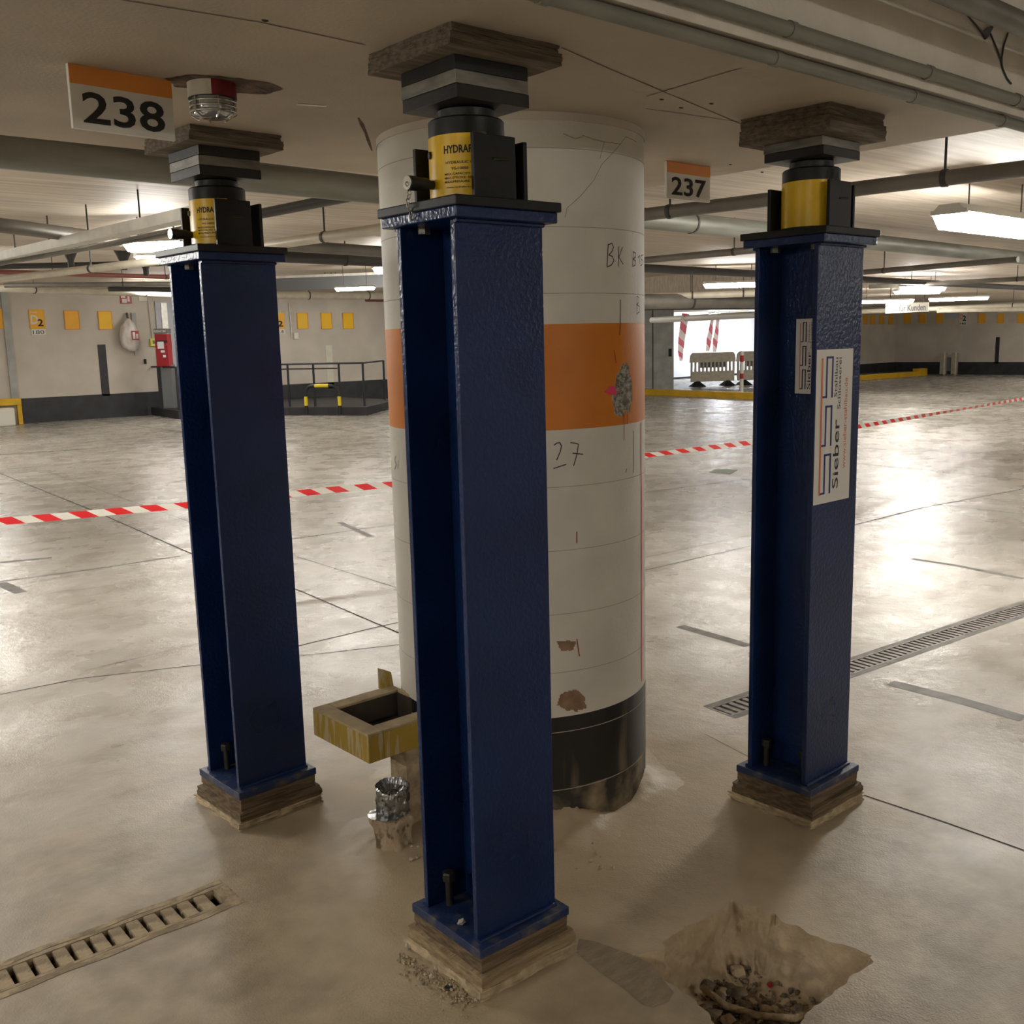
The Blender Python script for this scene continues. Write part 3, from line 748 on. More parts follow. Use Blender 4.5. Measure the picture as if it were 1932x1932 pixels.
for r_ in range(R2):
    b0 = rows*n if r_ == 0 else o0+(r_-1)*n; b1 = o0+r_*n
    for i in range(n): fs.append((b0+i, b0+(i+1) % n, b1+(i+1) % n, b1+i))
pito = MB().add(vs, fs).build('floor_pit', 'pit', floor, 'all'); tag(pito, 'square pit broken through the concrete floor')
rb = MB(); rng = random.Random(3)
for i in range(800):
    a = rng.random()*2*PI; rr = math.sqrt(rng.random())*.21
    rb.rock((cx+.015+rr*math.cos(a)*1.15, cy-.01+rr*math.sin(a)*.95, -.185+rng.random()*.012), rng.choice((.004, .005, .006, .008, .010)), (1, 1, .8), 1, .35, i)
tag(rb.build('rubble', 'rubble'), 'loose dark rubble lying at the bottom of the square pit', 'rubble', kind='stuff')
for i in range(26):
    a = rng.random()*2*PI; rr = math.sqrt(rng.random())*.155; s = rng.uniform(.012, .026)
    o = MB().rock((0, 0, 0), s, (1, 1, .75), 2, .45, i+40).build('broken_stone', 'rubble' if i % 3 else 'pit'); o.location = (cx+.02+rr*math.cos(a), cy+rr*math.sin(a), -.178+s*.4)
    tag(o, 'broken lump of concrete lying in the rubble of the pit', 'stone', 'lumps of concrete in the pit')
pc = [RZ(1325, 1862, -.14), RZ(1370, 1898, -.15), RZ(1430, 1916, -.15), RZ(1500, 1922, -.14), RZ(1530, 1910, -.13)]
tag(MB().tube(pc, .010, 12).build('buried_conduit', 'mortar', None, 'all'), 'dusty conduit crossing the bottom of the square pit', 'conduit')
o = MB().rock((0, 0, 0), .009, (1, 1, .7), 2, .2, 3).build('red_cap', 'machine_red'); o.location = RZ(1453, 1858, -.172); tag(o, 'small dark red cap among the rubble in the pit', 'cap')
# dark cut and smear between prop and pit
sm = [(1092,1772),(1120,1776),(1150,1786),(1190,1800),(1225,1818),(1255,1848),(1272,1872),(1262,1888),(1232,1902),(1215,1896),(1180,1868),(1140,1838),(1105,1812),(1090,1795)]
MB().add([tuple(RZ(x+5*noise.noise((x*.1, y*.1, 2)), y+5*noise.noise((x*.1, y*.1, 5)), .001)) for x, y in sm], [tuple(reversed(range(len(sm))))]).build('floor_patch', 'smear', floor)

# gravel along the foot of the near prop
gv = MB(); rng = random.Random(5)
for i in range(320):
    t = rng.random(); y_ = abs(rng.gauss(0, 1))*20
    p = RZ(752+140*t+rng.uniform(-8, 8), 1797+82*t+y_)
    gv.rock((p.x, p.y, .003), rng.choice((.002, .0025, .003, .004)), (1, 1, .8), 1, .3, i)
tag(gv.build('gravel', 'mortar', floor), 'fine gravel scattered along the prop foot', kind='stuff')
# pebbles around the near prop
rng = random.Random(11)
for i in range(46):
    if i < 30: t = rng.random(); p = RZ(755+130*t+rng.uniform(-14, 14), 1790+85*t+rng.uniform(-18, 22))
    elif i < 38: p = RZ(rng.uniform(775, 795), rng.uniform(1590, 1625))
    else: p = RZ(rng.uniform(1050, 1170), rng.uniform(1585, 1640))
    s = rng.uniform(.0035, .007) if i % 6 else rng.uniform(.008, .011)
    o = MB().rock((0, 0, 0), s, (1, 1, .75), 1, .3, i).build('pebble', 'pebble'); o.location = (p.x, p.y, s*.55+(.004 if i < 30 else .001))
    tag(o, 'small pale stone chip lying in the dust by the column and prop feet', 'stone chip', 'stone chips on the dusty floor')
o = MB().rock((0, 0, 0), .010, (1.3, .9, .8), 2, .4, 5).build('stone', 'pebble'); q = RZ(871, 1744, ZB+.026); o.location = (q.x, q.y, ZB+.033); tag(o, 'pale stone lying on the base plate of the prop beside the pit', 'stone')
o = MB().torus((0, 0, 0), .008, .0035).build('washer', 'bolt_steel'); q = RZ(846, 1866); o.location = (q.x, q.y, .0035); tag(o, 'steel washer in the gravel at the foot of a prop', 'washer')
def dust_fan(px, py, rx, ry, h, seed, label):
    c = RZ(px, py); vs = [(c.x, c.y, h)]; fs = []; n = 40; k = 7
    for j in range(1, k+1):
        for i in range(n):
            a = 2*PI*i/n; t = j/k; jj = 1+.35*noise.noise(Vector((math.cos(a)*2+seed, math.sin(a)*2, 1)))
            z = h*(1-t)**1.3*(1+.6*noise.noise(Vector((math.cos(a)*t*6, math.sin(a)*t*6, seed)))) if j < k else -.002
            vs.append((c.x+rx*t*jj*math.cos(a), c.y+ry*t*jj*math.sin(a), z))
    for i in range(n): fs.append((0, 1+i, 1+(i+1) % n))
    for j in range(k-1):
        for i in range(n): fs.append((1+j*n+i, 1+(j+1)*n+i, 1+(j+1)*n+(i+1) % n, 1+j*n+(i+1) % n))
    tag(MB().add(vs, fs).build('dust_pile', 'floor', floor, 'all'), label, kind='stuff')
dust_fan(905, 1790, .24, .24, .009, 2, 'thin heap of dust around the foot of the prop beside the pit')
dust_fan(460, 1515, .24, .24, .018, 6, 'thin heap of dust around the foot of the prop under the 238 sign')
dust_fan(740, 1575, .20, .20, .025, 9, 'low heap of dust around the taped pipe stub')

# ================================================================ GUARD BOX AND PIPE STUB
fc = RZ(694, 1387, .42); lc = RZ(614, 1334, .42)
gx0, gy0, gy1 = fc.x, fc.y, fc.y+.36
gx1 = gx0+.345; zb = .42-.103
g = thing('pipe_guard', 'yellow-painted hollow square guard box fixed to the side of the round column', 'guard box', (0, 0, 0))
t = .062
for nm, b in (('wall_panel', (gx0, gx0+t, gy0, gy1)), ('wall_panel', (gx0+t, gx1, gy0, gy0+t)), ('wall_panel', (gx0+t, gx1, gy1-t, gy1)), ('wall_panel', (gx1-.02, gx1, gy0+t, gy1-t))):
    w_ = MB().box(*b, zb, .412, .004).build(nm, 'guard_yellow', g)
    MB().box(b[0]+.001, b[1]-.001, b[2]+.001, b[3]-.001, .411, .420, .002).build('top_edge', 'guard_top', w_)
MB().box(gx0+t, gx0+t+.003, gy0+t, gy1-t, zb, .411).build('dark_inner_sheet', 'guard_inside', g); MB().box(gx0+t, gx1, gy0+t, gy0+t+.003, zb, .411).build('dark_inner_sheet', 'guard_inside', g)  # sheets added inside, their dark brown carries both dirt and shade
MB().box(gx0+t, gx1, gy1-t-.003, gy1-t, zb, .411).build('dark_inner_sheet', 'guard_inside', g); MB().box(gx1-.023, gx1-.02, gy0+t, gy1-t, zb, .411).build('dark_inner_sheet', 'guard_inside', g)
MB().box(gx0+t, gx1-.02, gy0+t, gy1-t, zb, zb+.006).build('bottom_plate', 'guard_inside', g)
MB().box(gx0+.19, gx0+.30, gy0+.06, gy0+.16, 0, zb).build('support_post', 'mortar', g)
MB().add([(gx1-.06, gy1-.01, .42), (gx1-.06, gy1+.002, .42), (gx1-.06, gy1+.002, .50), (gx1, gy1-.01, .42), (gx1, gy1+.002, .42), (gx1, gy1+.002, .47)], [(0, 1, 2), (3, 5, 4), (0, 3, 4, 1), (1, 4, 5, 2), (2, 5, 3, 0)]).build('bracket', 'guard_yellow', g)
pb = RZ(742, 1592)
s = thing('taped_pipe_stub', 'mortar-caked drain pipe stub wrapped with silver tape below the guard box', 'pipe stub', (pb.x, pb.y, 0))
MB().lathe([(.068, -.002), (.062, .008), (.058, .03), (.060, .05), (.063, .07), (.067, .085), (.073, .095), (.074, .112), (.062, .118)], n=48, jit=.30).build('pipe_socket', 'pot', s, 'all')
MB().lathe([(.052, .10), (.052, .17), (.047, .175)], .006, 0, 32).build('pipe', 'pot', s, 'all')
tv = []; tf = []; n = 56; zs = [.118, .128, .145, .16, .175, .19, .203, .214, .220]
for j, z in enumerate(zs):
    for i in range(n):
        a = 2*PI*i/n; wr = .006*noise.noise(Vector((math.cos(a)*2.5, math.sin(a)*2.5, z*45)))+.004*noise.noise(Vector((math.cos(a)*6, math.sin(a)*6, z*90)))
        r_ = .056+wr-(.004 if j == len(zs)-1 else 0)
        zz = z
        if j == 0: fl = max(0, math.cos(a-math.radians(195))); r_ += .045*fl**2; zz += .012*fl-.01*max(0, math.cos(a))
        if j >= 6: zz -= .018*max(0, math.cos(a-math.radians(230)))
        tv.append((.006+r_*math.cos(a), r_*math.sin(a), zz))
for j in range(len(zs)-1):
    for i in range(n): tf.append((j*n+i, j*n+(i+1) % n, (j+1)*n+(i+1) % n, (j+1)*n+i))
b0 = len(tv); 
for j, (k_, dz) in enumerate(((.8, -.012), (.45, -.03), (.1, -.02))):
    for i in range(n):
        a = 2*PI*i/n; q = Vector((a*2.5, k_*4, 3)); tv.append((.006+.052*k_*math.cos(a), .052*k_*math.sin(a), .214+dz+.010*noise.noise(q)))
for j in range(3):
    u0 = (len(zs)-1)*n if j == 0 else b0+(j-1)*n; u1 = b0+j*n
    for i in range(n): tf.append((u0+i, u0+(i+1) % n, u1+(i+1) % n, u1+i))
MB().add(tv, tf).build('silver_tape', 'duct_tape', s, False)

# ================================================================ NUMBER SIGNS, WARNING LAMP
def number_sign(num, x0, x1, y, h, label, tilt):
    r = thing('number_sign', label, 'sign', (x0, y, ZS)); w = x1-x0
    r.rotation_euler = (0, 0, tilt)
    p_ = MB().box(0, w, 0, .012, -h, 0, .001).build('plate', 'sign_white', r)
    MB().box(0.001, w-.001, -.0012, 0, -h*.30, -.001).build('orange_header', 'sign_orange', r)
    tx = MB(); put_text(tx, fit_text(num, w*.80, h*.50, .018), lambda x, y_: Vector((x+w*.10, -.0014, y_-h*.90))); tx.build('numerals', 'print_black', r)
    return r
a = RZ(127, 118, ZS); b = RZ(323, 152, ZS)
number_sign('238', a.x, a.x+(b-a).xy.length, a.y, .153, 'number sign reading 238, hung from the ceiling beside the round warning lamp', math.atan2(b.y-a.y, b.x-a.x))
a = RZ(1258, 303, ZS); b = RZ(1340, 315, ZS)
number_sign('237', a.x, a.x+(b-a).xy.length, a.y, .146, 'number sign reading 237, hung from the ceiling between column and stickered prop', math.atan2(b.y-a.y, b.x-a.x))
lp = RZ(399, 158, ZS)
wl_ = thing('warning_lamp', 'round red and white warning lamp with caged glass in a broken ceiling hole', 'lamp', (lp.x, lp.y, ZS))
def half(a0, a1, r, z0, z1, name, m):
    vs = []; fs = []; n = 20
    for i in range(n+1):
        t_ = a0+(a1-a0)*i/n
        for z in (z0, z1): vs.append((r*math.cos(t_), r*math.sin(t_), z))
    for i in range(n): fs.append((2*i, 2*i+2, 2*i+3, 2*i+1))
    return MB().add(vs, fs).build(name, m, wl_, 'all')
split = math.radians(231+12)
half(split-PI, split, .064, -.040, .0, 'white_base', 'alarm_white'); half(split, split+PI, .064, -.040, .0, 'red_base', 'alarm_red')
MB().lathe([(.0635, -.041), (.0635, -.036)], n=40).build('base_rim', 'print_black', wl_)
MB().lathe([(.056, -.041), (.057, -.062), (.052, -.080), (.036, -.088)], n=40).build('glass_dome', 'glass_dim', wl_, True)
cg = MB()
for z in (-.050, -.063, -.076): cg.torus((0, 0, z), .0605, .0028, (0, 0, 1), 36, 6)
for i in range(6): a_ = 2*PI*i/6+.3; cg.tube([(.0605*math.cos(a_), .0605*math.sin(a_), -.038), (.0605*math.cos(a_), .0605*math.sin(a_), -.080), (.04*math.cos(a_), .04*math.sin(a_), -.092)], .0028, 6)
cg.build('wire_cage', 'chrome', wl_, True)
mb = MB(); vs = [(0, 0, -.0006)]; n = 60
for i in range(n):
    a_ = 2*PI*i/n; r_ = .088+.10*max(0, math.cos(a_-math.radians(-14)))**4+.025*max(0, math.cos(a_-math.radians(175)))**2+.022*noise.noise(Vector((math.cos(a_)*4, math.sin(a_)*4, 2))); vs.append((r_*math.cos(a_), r_*math.sin(a_), -.0015))
mb.add(vs, [(0, 1+(i+1) % n, 1+i) for i in range(n)]); tag(mb.build('broken_plaster', 'hole_dark', wl_), 'ragged hole broken in the ceiling around the lamp')
q = RZ(702, 235, ZS); 
mb = MB(); ribbon(mb, [RZ(x, y, ZS-.001) for x, y in ((676,222),(683,235),(690,250),(696,268),(702,285))], [.006, .014, .010, .012, .004], lambda p: Vector((0, 0, -1))); mb.build('soffit_crack', 'hole_dark', sof)

# ================================================================ LUMINAIRES
def ceil_z(p):
    if p.y < PY0: return 2.98
    if p.y > 9.6 and p.x < 20: return ZH
    if p.x < PX1 and p.y < PY1: return ZS
    return ZC
def lamp(p0, p1, label, hang=True, em='lamp_on', w=.13, grp='fluorescent lamps lighting the garage'):
    p0 = Vector(p0); p1 = Vector(p1); d = (p1-p0); L = d.length; a = math.atan2(d.y, d.x)
    r = thing('fluorescent_lamp', label, 'lamp', p0, a, grp)
    h = w*.42
    def hull(z0, z1, w0, w1, e):
        return MB().add([(e, -w0/2, z0), (L-e, -w0/2, z0), (L-e, w0/2, z0), (e, w0/2, z0), (0, -w1/2, z1), (L, -w1/2, z1), (L, w1/2, z1), (0, w1/2, z1)],
                        [(0, 3, 2, 1), (4, 5, 6, 7), (0, 1, 5, 4), (1, 2, 6, 5), (2, 3, 7, 6), (3, 0, 4, 7)])
    hull(-h, 0, w*.72, w, .03).build('diffuser', em, r)
    hull(.003, h*.62, w*1.04, w*.6, -.006).build('housing', 'lamp_body', r)
    for x in (.006, L-.006): MB().box(x-.012, x+.012, -w*.53, w*.53, -.006, .02).build('end_cap', 'lamp_body', r)
    cz = ceil_z(p0)-p0.z
    if hang and cz > h:
        for x in (L*.2, L*.8): MB().tube([(x, 0, h*.6), (x, 0, cz)], .005, 6).build('hanger', 'pipe_grey', r)
    return r
def lamp_px(a, b, z, label, **k): return lamp(RZ(*a, z), RZ(*b, z), label, **k)
a = RZ(1790, 402, 2.36); d = Vector((1, .02, 0)).normalized()
lamp(a, a+d*1.27, 'lit fluorescent lamp hanging close behind the stickered prop', w=.20)
lamp_px((1612,568), (1722,566), 2.33, 'lit fluorescent lamp end to end with another before the far right wall')
lamp_px((1752,564), (1866,560), 2.33, 'lit fluorescent lamp before the right wall, above the number plate reading 2')
lamp_px((1690,549), (1772,548), 2.36, 'lit fluorescent lamp above the gap between two end-to-end lamps')
lamp_px((1328,536), (1440,533), 2.36, 'lit fluorescent lamp above the plastic barriers')
lamp_px((240,461), (352,456), 2.42, 'lit fluorescent lamp behind the white cable tray', hang=True)
lamp_px((254,484), (330,484), 2.42, 'lit fluorescent lamp under the cable tray, by the jack coupler')
lamp_px((634,544), (706,541), 2.75, 'lit fluorescent lamp over the black and yellow hoop')
lamp_px((704,506), (775,504), 2.42, 'lit fluorescent lamp half hidden by the round column')
lamp_px((318,521), (390,519), 2.85, 'lit fluorescent lamp half hidden by the prop under the 238 sign')
# lamp rows carried on out of view, plus lamps added to brighten far walls
for (x, y, z, ax) in ((-2.6, 2.0, 2.335, 1), (-4.2, -2.2, 2.85, 1), (1.5, -3.6, 2.85, 0), (-1.2, 8.0, 2.42, 0), (1.0, 14.0, 2.9, 0), (8.5, -2.5, 2.5, 0), (10.5, 3.0, 2.36, 0), (15.0, 8.0, 2.36, 0), (17.0, 2.0, 2.36, 0),
                   (24.0, 6.0, 2.36, 0), (24, 13, 2.36, 0), (31.0, 10.0, 2.36, 0), (4.0, 20.5, 2.9, 0), (3.0, 17.0, 2.9, 0), (0.5, 20.0, 2.9, 0), (8.6, 22.2, 3.0, 0), (11.2, 23.0, 3.0, 0), (15.5, 22.5, 3.0, 0), (34.5, 11.5, 2.36, 1), (34.5, 8.0, 2.36, 1), (32.0, 5.0, 2.36, 1), (27.5, 9.0, 2.36, 0), (18.5, 5.5, 2.36, 0), (6.5, 12.0, 2.9, 0), (13.0, 15.0, 2.9, 0), (-0.6, 6.2, 2.36, 0)):
    d = Vector((1, 0, 0)) if ax == 0 else Vector((0, 1, 0))
    v_ = Vector((x, y, z-EYE)); dp = v_.dot(_fwd); seen = dp > 0 and -200 < v_.dot(_right)/dp*F+966 < 2000 and v_.dot(_down)/dp*F+966 > -20
    lamp(Vector((x, y, z)), Vector((x, y, z))+d*1.27, 'added fluorescent lamp far back among the ceiling pipes' if seen else 'unseen fluorescent lamp put out of the picture to light the garage', grp='added lamps far back among the pipes' if seen else 'lamps out of the picture')
# two added cool lamps play the ramp's daylight on the white wall
for (x, y) in ((31.6, 24.6), (34.2, 24.6)):
    lamp(Vector((x, y, 2.50)), Vector((x+1.5, y, 2.50)), 'added cool lamp standing in for ramp daylight on the white wall', em='daylight_standin', grp='added cool lamps by the white wall')

# ================================================================ CEILING SERVICES
def pipe(name, pts, r, m, label, cat='pipe', n=14, hang=(), collars=()):
    pts = [Vector(p) for p in pts]
    t_ = thing(name, label, cat, (0, 0, 0))
    MB().tube(pts, r, n).build('pipe_run', m, t_, True)
    for f in hang:
        q = pts[0].lerp(pts[-1], f); MB().tube([(q.x, q.y, q.z), (q.x, q.y, ceil_z(q)+.01)], .006, 6).build('hanger', 'pipe_dark', t_)
        dd = (pts[-1]-pts[0]).normalized(); MB().tube([q-dd*.012, q+dd*.012], r*1.12, n).build('clamp', 'pipe_dark', t_, True)
    for f, mm in collars:
        q = pts[0].lerp(pts[-1], f); dd = (pts[-1]-pts[0]).normalized(); MB().tube([q-dd*.01, q+dd*.01], r*1.06, n).build('collar', mm, t_, True)
    return t_
def ext(a, b, z, e0=0.0, e1=0.0):
    p = RZ(*a, z); q = RZ(*b, z); d = (q-p); return [p-d*e0, q+d*e1]
P_ = ext((0, 284), (1932, 487), 2.45, .12, .5)
pipe('drain_pipe', P_, .066, 'zinc', 'thick grey zinc pipe running under the ceiling behind the round column', hang=(), collars=((.33, 'pipe_dark'), (.47, 'chrome')))
pipe('ceiling_pipe', ext((1215, 405), (1932, 318), 2.33, .3, .25), .033, 'pipe_grey', 'grey pipe crossing under the thick zinc pipe, behind the stickered prop', hang=(.73, .25))
pipe('ceiling_pipe', ext((1215, 491), (1440, 470), 2.34, .2, .1), .028, 'pipe_grey', 'grey pipe passing behind the lower side of the 237 sign bay', hang=(.75,))
pipe('ceiling_pipe', ext((1625, 514), (1890, 492), 2.33, .05, .1), .028, 'pipe_grey', 'grey pipe right behind the thick zinc pipe, past the stickered prop', hang=(.2,))
pipe('ceiling_pipe', ext((1215, 506), (1932, 543), 2.42, .1, .2), .045, 'pipe_dark', 'dark pipe running along the ceiling above the far lamps', hang=(.3,))
pipe('ceiling_pipe', ext((1640, 541), (1932, 526), 2.40, .0, .2), .035, 'pipe_grey', 'grey pipe ending above the right wall lamps', hang=(.8,))
pipe('ceiling_pipe', ext((1215, 560), (1440, 553), 2.28, .1, .6), .05, 'pipe_pale', 'pale pipe in front of the concrete pier', hang=(.3, .55))
pipe('ceiling_pipe', ext((1215, 569), (1440, 567), 2.20, .1, .1), .11, 'pipe_grey', 'broad grey duct above the plastic barriers', hang=(.4,))
pipe('ceiling_pipe', ext((1215, 582), (1440, 580), 2.13, .0, .1), .03, 'pipe_dark', 'thin black pipe above the ramp opening')
pipe('ceiling_pipe', ext((1620, 588), (1932, 576), 2.22, .1, .2), .06, 'pipe_pale', 'pale pipe running along the top of the right wall', hang=(.4, .8))
pipe('ceiling_pipe', ext((1770, 586), (1932, 583), 2.10, .0, .2), .05, 'pipe_pale', 'second pale pipe just below another on the right wall')
pipe('ceiling_pipe', ext((1272, 602), (1440, 593), 2.0, .3, .1), .055, 'lamp_body', 'white pipe the loose tapes hang from, before the white wall')
# left bay
P_ = ext((0, 486), (352, 406), 2.40, .3, .18)
tr = thing('cable_tray', 'white metal cable tray on thin hangers beside the prop under the 238 sign', 'cable tray', (0, 0, 0))
mb = MB().obox(P_[0], P_[1], .10, 2.37, 2.375); mb.build('tray_bottom', 'tray', tr)
for s_ in (-1, 1): MB().obox(P_[0], P_[1], .004, 2.375, 2.43, s_*.05).build('tray_side', 'tray', tr)
for f in (.28, .43, .58, .75, .9):
    q = P_[0].lerp(P_[1], f); MB().tube([(q.x, q.y, 2.373), (q.x, q.y, ZC+.01)], .005, 6).build('hanger', 'pipe_dark', tr)
pipe('conduit', ext((0, 497), (345, 436), 2.36, .2, .1), .018, 'pipe_grey', 'grey conduit slung just under the white cable tray', 'conduit')
pipe('conduit', ext((150, 470), (352, 428), 2.36, .0, .1), .010, 'pipe_grey', 'thin conduit close under the white cable tray', 'conduit')
pipe('ceiling_pipe', ext((0, 527), (345, 487), 2.33, .2, .3), .030, 'pipe_pale', 'pale pipe passing behind the left coupler end, over the wall plates', hang=(.5,))
pipe('ceiling_pipe', ext((0, 513), (360, 524), 2.72, .2, .3), .032, 'pipe_red', 'dull red sprinkler pipe under the raised ceiling', hang=(.3, .7))
pipe('ceiling_pipe', ext((0, 503), (345, 496), 2.75, .2, .3), .035, 'pipe_dark', 'dark pipe next to the red sprinkler pipe', hang=(.4,))
pipe('ceiling_pipe', ext((0, 544), (345, 556), 2.90, .2, .0), .07, 'pipe_pale', 'pale pipe along the top of the plated wall', hang=(.3, .8))
pipe('ceiling_pipe', ext((205, 545), (352, 547), 2.85, .0, .1), .05, 'pipe_dark', 'short dark pipe above the fire hose sign')
pipe('ceiling_pipe', ext((40, 538), (345, 535), 2.80, .1, .1), .04, 'pipe_grey', 'grey pipe between the pale wall pipe and the red one', hang=(.6,))
pipe('ceiling_pipe', ext((0, 425), (180, 448), 2.46, .2, .4), .045, 'pipe_grey', 'grey pipe high behind the white cable tray')
pipe('ceiling_pipe', ext((478, 406), (640, 374), 2.44, .3, .2), .028, 'pipe_dark', 'dark pipe between the 238 prop and the thick zinc pipe')
pipe('ceiling_pipe', ext((495, 464), (722, 432), 2.38, .1, .2), .034, 'pipe_pale', 'pale pipe ending behind the cap of the 238 prop', hang=(.5,))
pipe('ceiling_pipe', ext((540, 463), (722, 475), 2.46, .1, .2), .045, 'pipe_grey', 'grey pipe left of the round column, under the pale pipe')
pipe('ceiling_pipe', ext((530, 484), (722, 493), 2.44, .1, .2), .05, 'pipe_dark', 'dark pipe left of the round column, over the half hidden lamp', hang=(.55,))
pipe('ceiling_pipe', ext((525, 557), (735, 558), 2.85, .1, .1), .09, 'pipe_pale', 'broad pale pipe above the orange wall plates by the column', hang=(.3, .75))
pipe('ceiling_pipe', ext((690, 565), (735, 565), 2.8, .0, .1), .06, 'pipe_red', 'dark red pipe end beside the round column')
tr = thing('light_trunking', 'pale trunking with black pictogram plates behind the far lamp', 'trunking', (0, 0, 0))
P_ = ext((522, 538), (740, 530), 2.92, .1, .0); MB().obox(P_[0], P_[1], .06, 2.80, 3.05).build('trunk', 'machine_grey', tr); MB().obox(P_[0], P_[1], .05, 3.05, 3.10).build('trunk_lid', 'tray', tr)
for px in (614, 626, 634):
    q = RZ(px, 540, 2.9); MB().obox(q-Vector((.10, 0, 0)), q+Vector((.10, 0, 0)), .01, 2.84, 3.02, -.09).build('pictogram', 'sign_white' if px != 626 else 'print_black', tr)
    MB().tube([(q.x, q.y, 3.05), (q.x, q.y, ZH)], .01, 6).build('hanger', 'pipe_dark', tr)
for px, py in ((133, 488), (233, 493), (275, 505)):
    q = RZ(px, py, 2.72); t_ = thing('horn_speaker', 'small black horn speaker hung from the raised ceiling', 'speaker', q, 0, 'horn speakers on the raised ceiling')
    MB().lathe([(.11, .14), (.035, -.02), (.035, -.10)], n=16).build('horn', 'pipe_dark', t_, True); MB().tube([(0, 0, .1), (0, 0, ZH-q.z)], .012, 8).build('stem', 'pipe_grey', t_)
# conduits on the edge of the drop panel
def edge_conduit(y, z, r, m, label):
    t_ = thing('conduit', label, 'conduit', (0, 0, 0)); MB().tube([(-4, y, z), (PX1+.1, y, z)], r, 14).build('tube', m, t_, True)
    for x in (.7, 1.5, 2.3, 3.0, 3.6): MB().tube([(x-.012, y, z), (x+.012, y, z)], r*1.18, 14).build('saddle', m, t_, True)
edge_conduit(PY0-.022, ZS+.04, .018, 'conduit', 'upper grey-green conduit clipped to the side of the drop panel')
edge_conduit(PY0+.022, ZS-.018, .017, 'conduit', 'lower conduit clipped under the edge of the drop panel')
cz_ = RY(1905, 36, 1.38).z
pipe('ceiling_pipe', [(-3, 1.38, cz_), (8, 1.38, cz_)], .032, 'pipe_grey', 'grey pipe beside the drop panel in the top corner', hang=())
tr = thing('cable_tray', 'bright metal tray above the grey pipe beside the drop panel', 'cable tray', (0, 0, 0))
MB().box(-3, 8, 1.10, 1.30, cz_+.05, cz_+.055).build('tray_bottom', 'tray', tr); MB().box(-3, 8, 1.296, 1.30, cz_+.055, cz_+.10).build('tray_side', 'tray', tr)
def on_face(px, py): return RY(px, py, PY0-.008)
fcab = thing('loose_cable', 'two thin loose cables hanging in a V on the drop panel side', 'cable', (0, 0, 0))
for pts in (((1868,62),(1880,90),(1888,112),(1892,130),(1900,148),(1908,158)), ((1902,62),(1894,85),(1890,108),(1890,124))):
    MB().tube([on_face(*p) for p in pts], .003, 6).build('cable', 'pipe_dark', fcab, 'all')
mb = MB(); w3 = [on_face(*p) for p in ((1822,28),(1850,62),(1857,75),(1862,70),(1873,48),(1862,52),(1852,60))]
mb.add(w3+[v+Vector((0, -.006, 0)) for v in w3], [tuple(range(7)), tuple(reversed(range(7, 14)))]+[(i, 7+i, 7+(i+1) % 7, (i+1) % 7) for i in range(7)]); tag(mb.build('pipe_bracket', 'pipe_dark'), 'small dark V-shaped bracket under the grey corner pipe', 'bracket')

# ================================================================ LEFT WALL FITTINGS
def wpos(px, py, off=0.0): return RY(px, py, WY-off)
def wall_plate(px0, py0, px1, py1, m, label, grp=None):
    a = wpos(px0, (py0+py1)/2); b = wpos(px1, (py0+py1)/2); z1 = wpos((px0+px1)/2, py0).z; z0 = wpos((px0+px1)/2, py1).z
    t_ = thing('wall_plate', label, 'sign', (a.x, WY, z0), 0, grp)
    W, H_ = b.x-a.x, z1-z0
    MB().box(0, W, -.03, 0, 0, H_, .004).build('panel', m, t_)
    for q in ((0, W, H_-.014, H_), (0, W, 0, .014), (0, .014, 0, H_), (W-.014, W, 0, H_)): MB().box(q[0], q[1], -.036, -.03, q[2], q[3]).build('rim', 'sign_orange', t_)
    return t_, W, H_
G = 'orange plates on the plated wall'
wall_plate(-18, 582, 8, 621, 'plate_orange', 'orange wall plate next to the D2 180 sign, by the wall pilaster', G)
wall_plate(121, 586, 149, 622, 'plate_orange', 'orange wall plate between the D2 180 sign and a yellower plate', G)
wall_plate(185, 587, 211, 622, 'plate_yellow', 'yellow-orange wall plate above the dark vertical stripe', G)
wall_plate(560, 590, 580, 621, 'plate_yellow', 'yellow-orange wall plate above the white socket box', G)
wall_plate(605, 590, 625, 621, 'plate_yellow', 'yellow-orange wall plate above the pale vertical stripe', G)
wall_plate(646, 590, 666, 621, 'plate_yellow', 'yellow-orange wall plate between the pale stripe and the round column', G)
def bay_sign(px0, py0, px1, py1, big, num, label):
    a = wpos(px0, 605); b = wpos(px1, 605); z1 = wpos((px0+px1)/2, py0).z; z0 = wpos((px0+px1)/2, py1).z
    t_ = thing('bay_sign', label, 'sign', (a.x, WY, z0)); W, H_ = b.x-a.x, z1-z0
    MB().box(0, W, -.03, 0, H_*.24, H_, .004).build('orange_panel', 'plate_orange', t_); MB().box(W*.06, W*.98, -.032, 0, 0, H_*.23, .003).build('number_panel', 'sign_white', t_)
    for body, x, z, w, h, m in (('D', .08, .42, .48, .37, 'sign_white'), ('2', .50, .34, .38, .28, 'print_black'), (num, .14, .035, .74, .15, 'print_black')):
        if not body: continue
        mb = MB(); put_text(mb, fit_text(body, w*W, h*H_, .03 if len(body) < 2 else .0), lambda X, Y: Vector((X+x*W, -.034, Y+z*H_))); mb.build('character', m, t_)
    mb = MB(); put_text(mb, fit_text('Deck', .45*W, .06*H_, .01), lambda X, Y: Vector((X+.1*W, -.034, Y+.86*H_))); mb.build('character', 'sign_white', t_)
bay_sign(55, 584, 84, 632, 'D', '180', 'orange bay sign reading D2 with white 180 plate below')
bay_sign(508, 590, 536, 630, 'D', '183', 'orange bay sign half hidden behind the prop, with a white number plate')
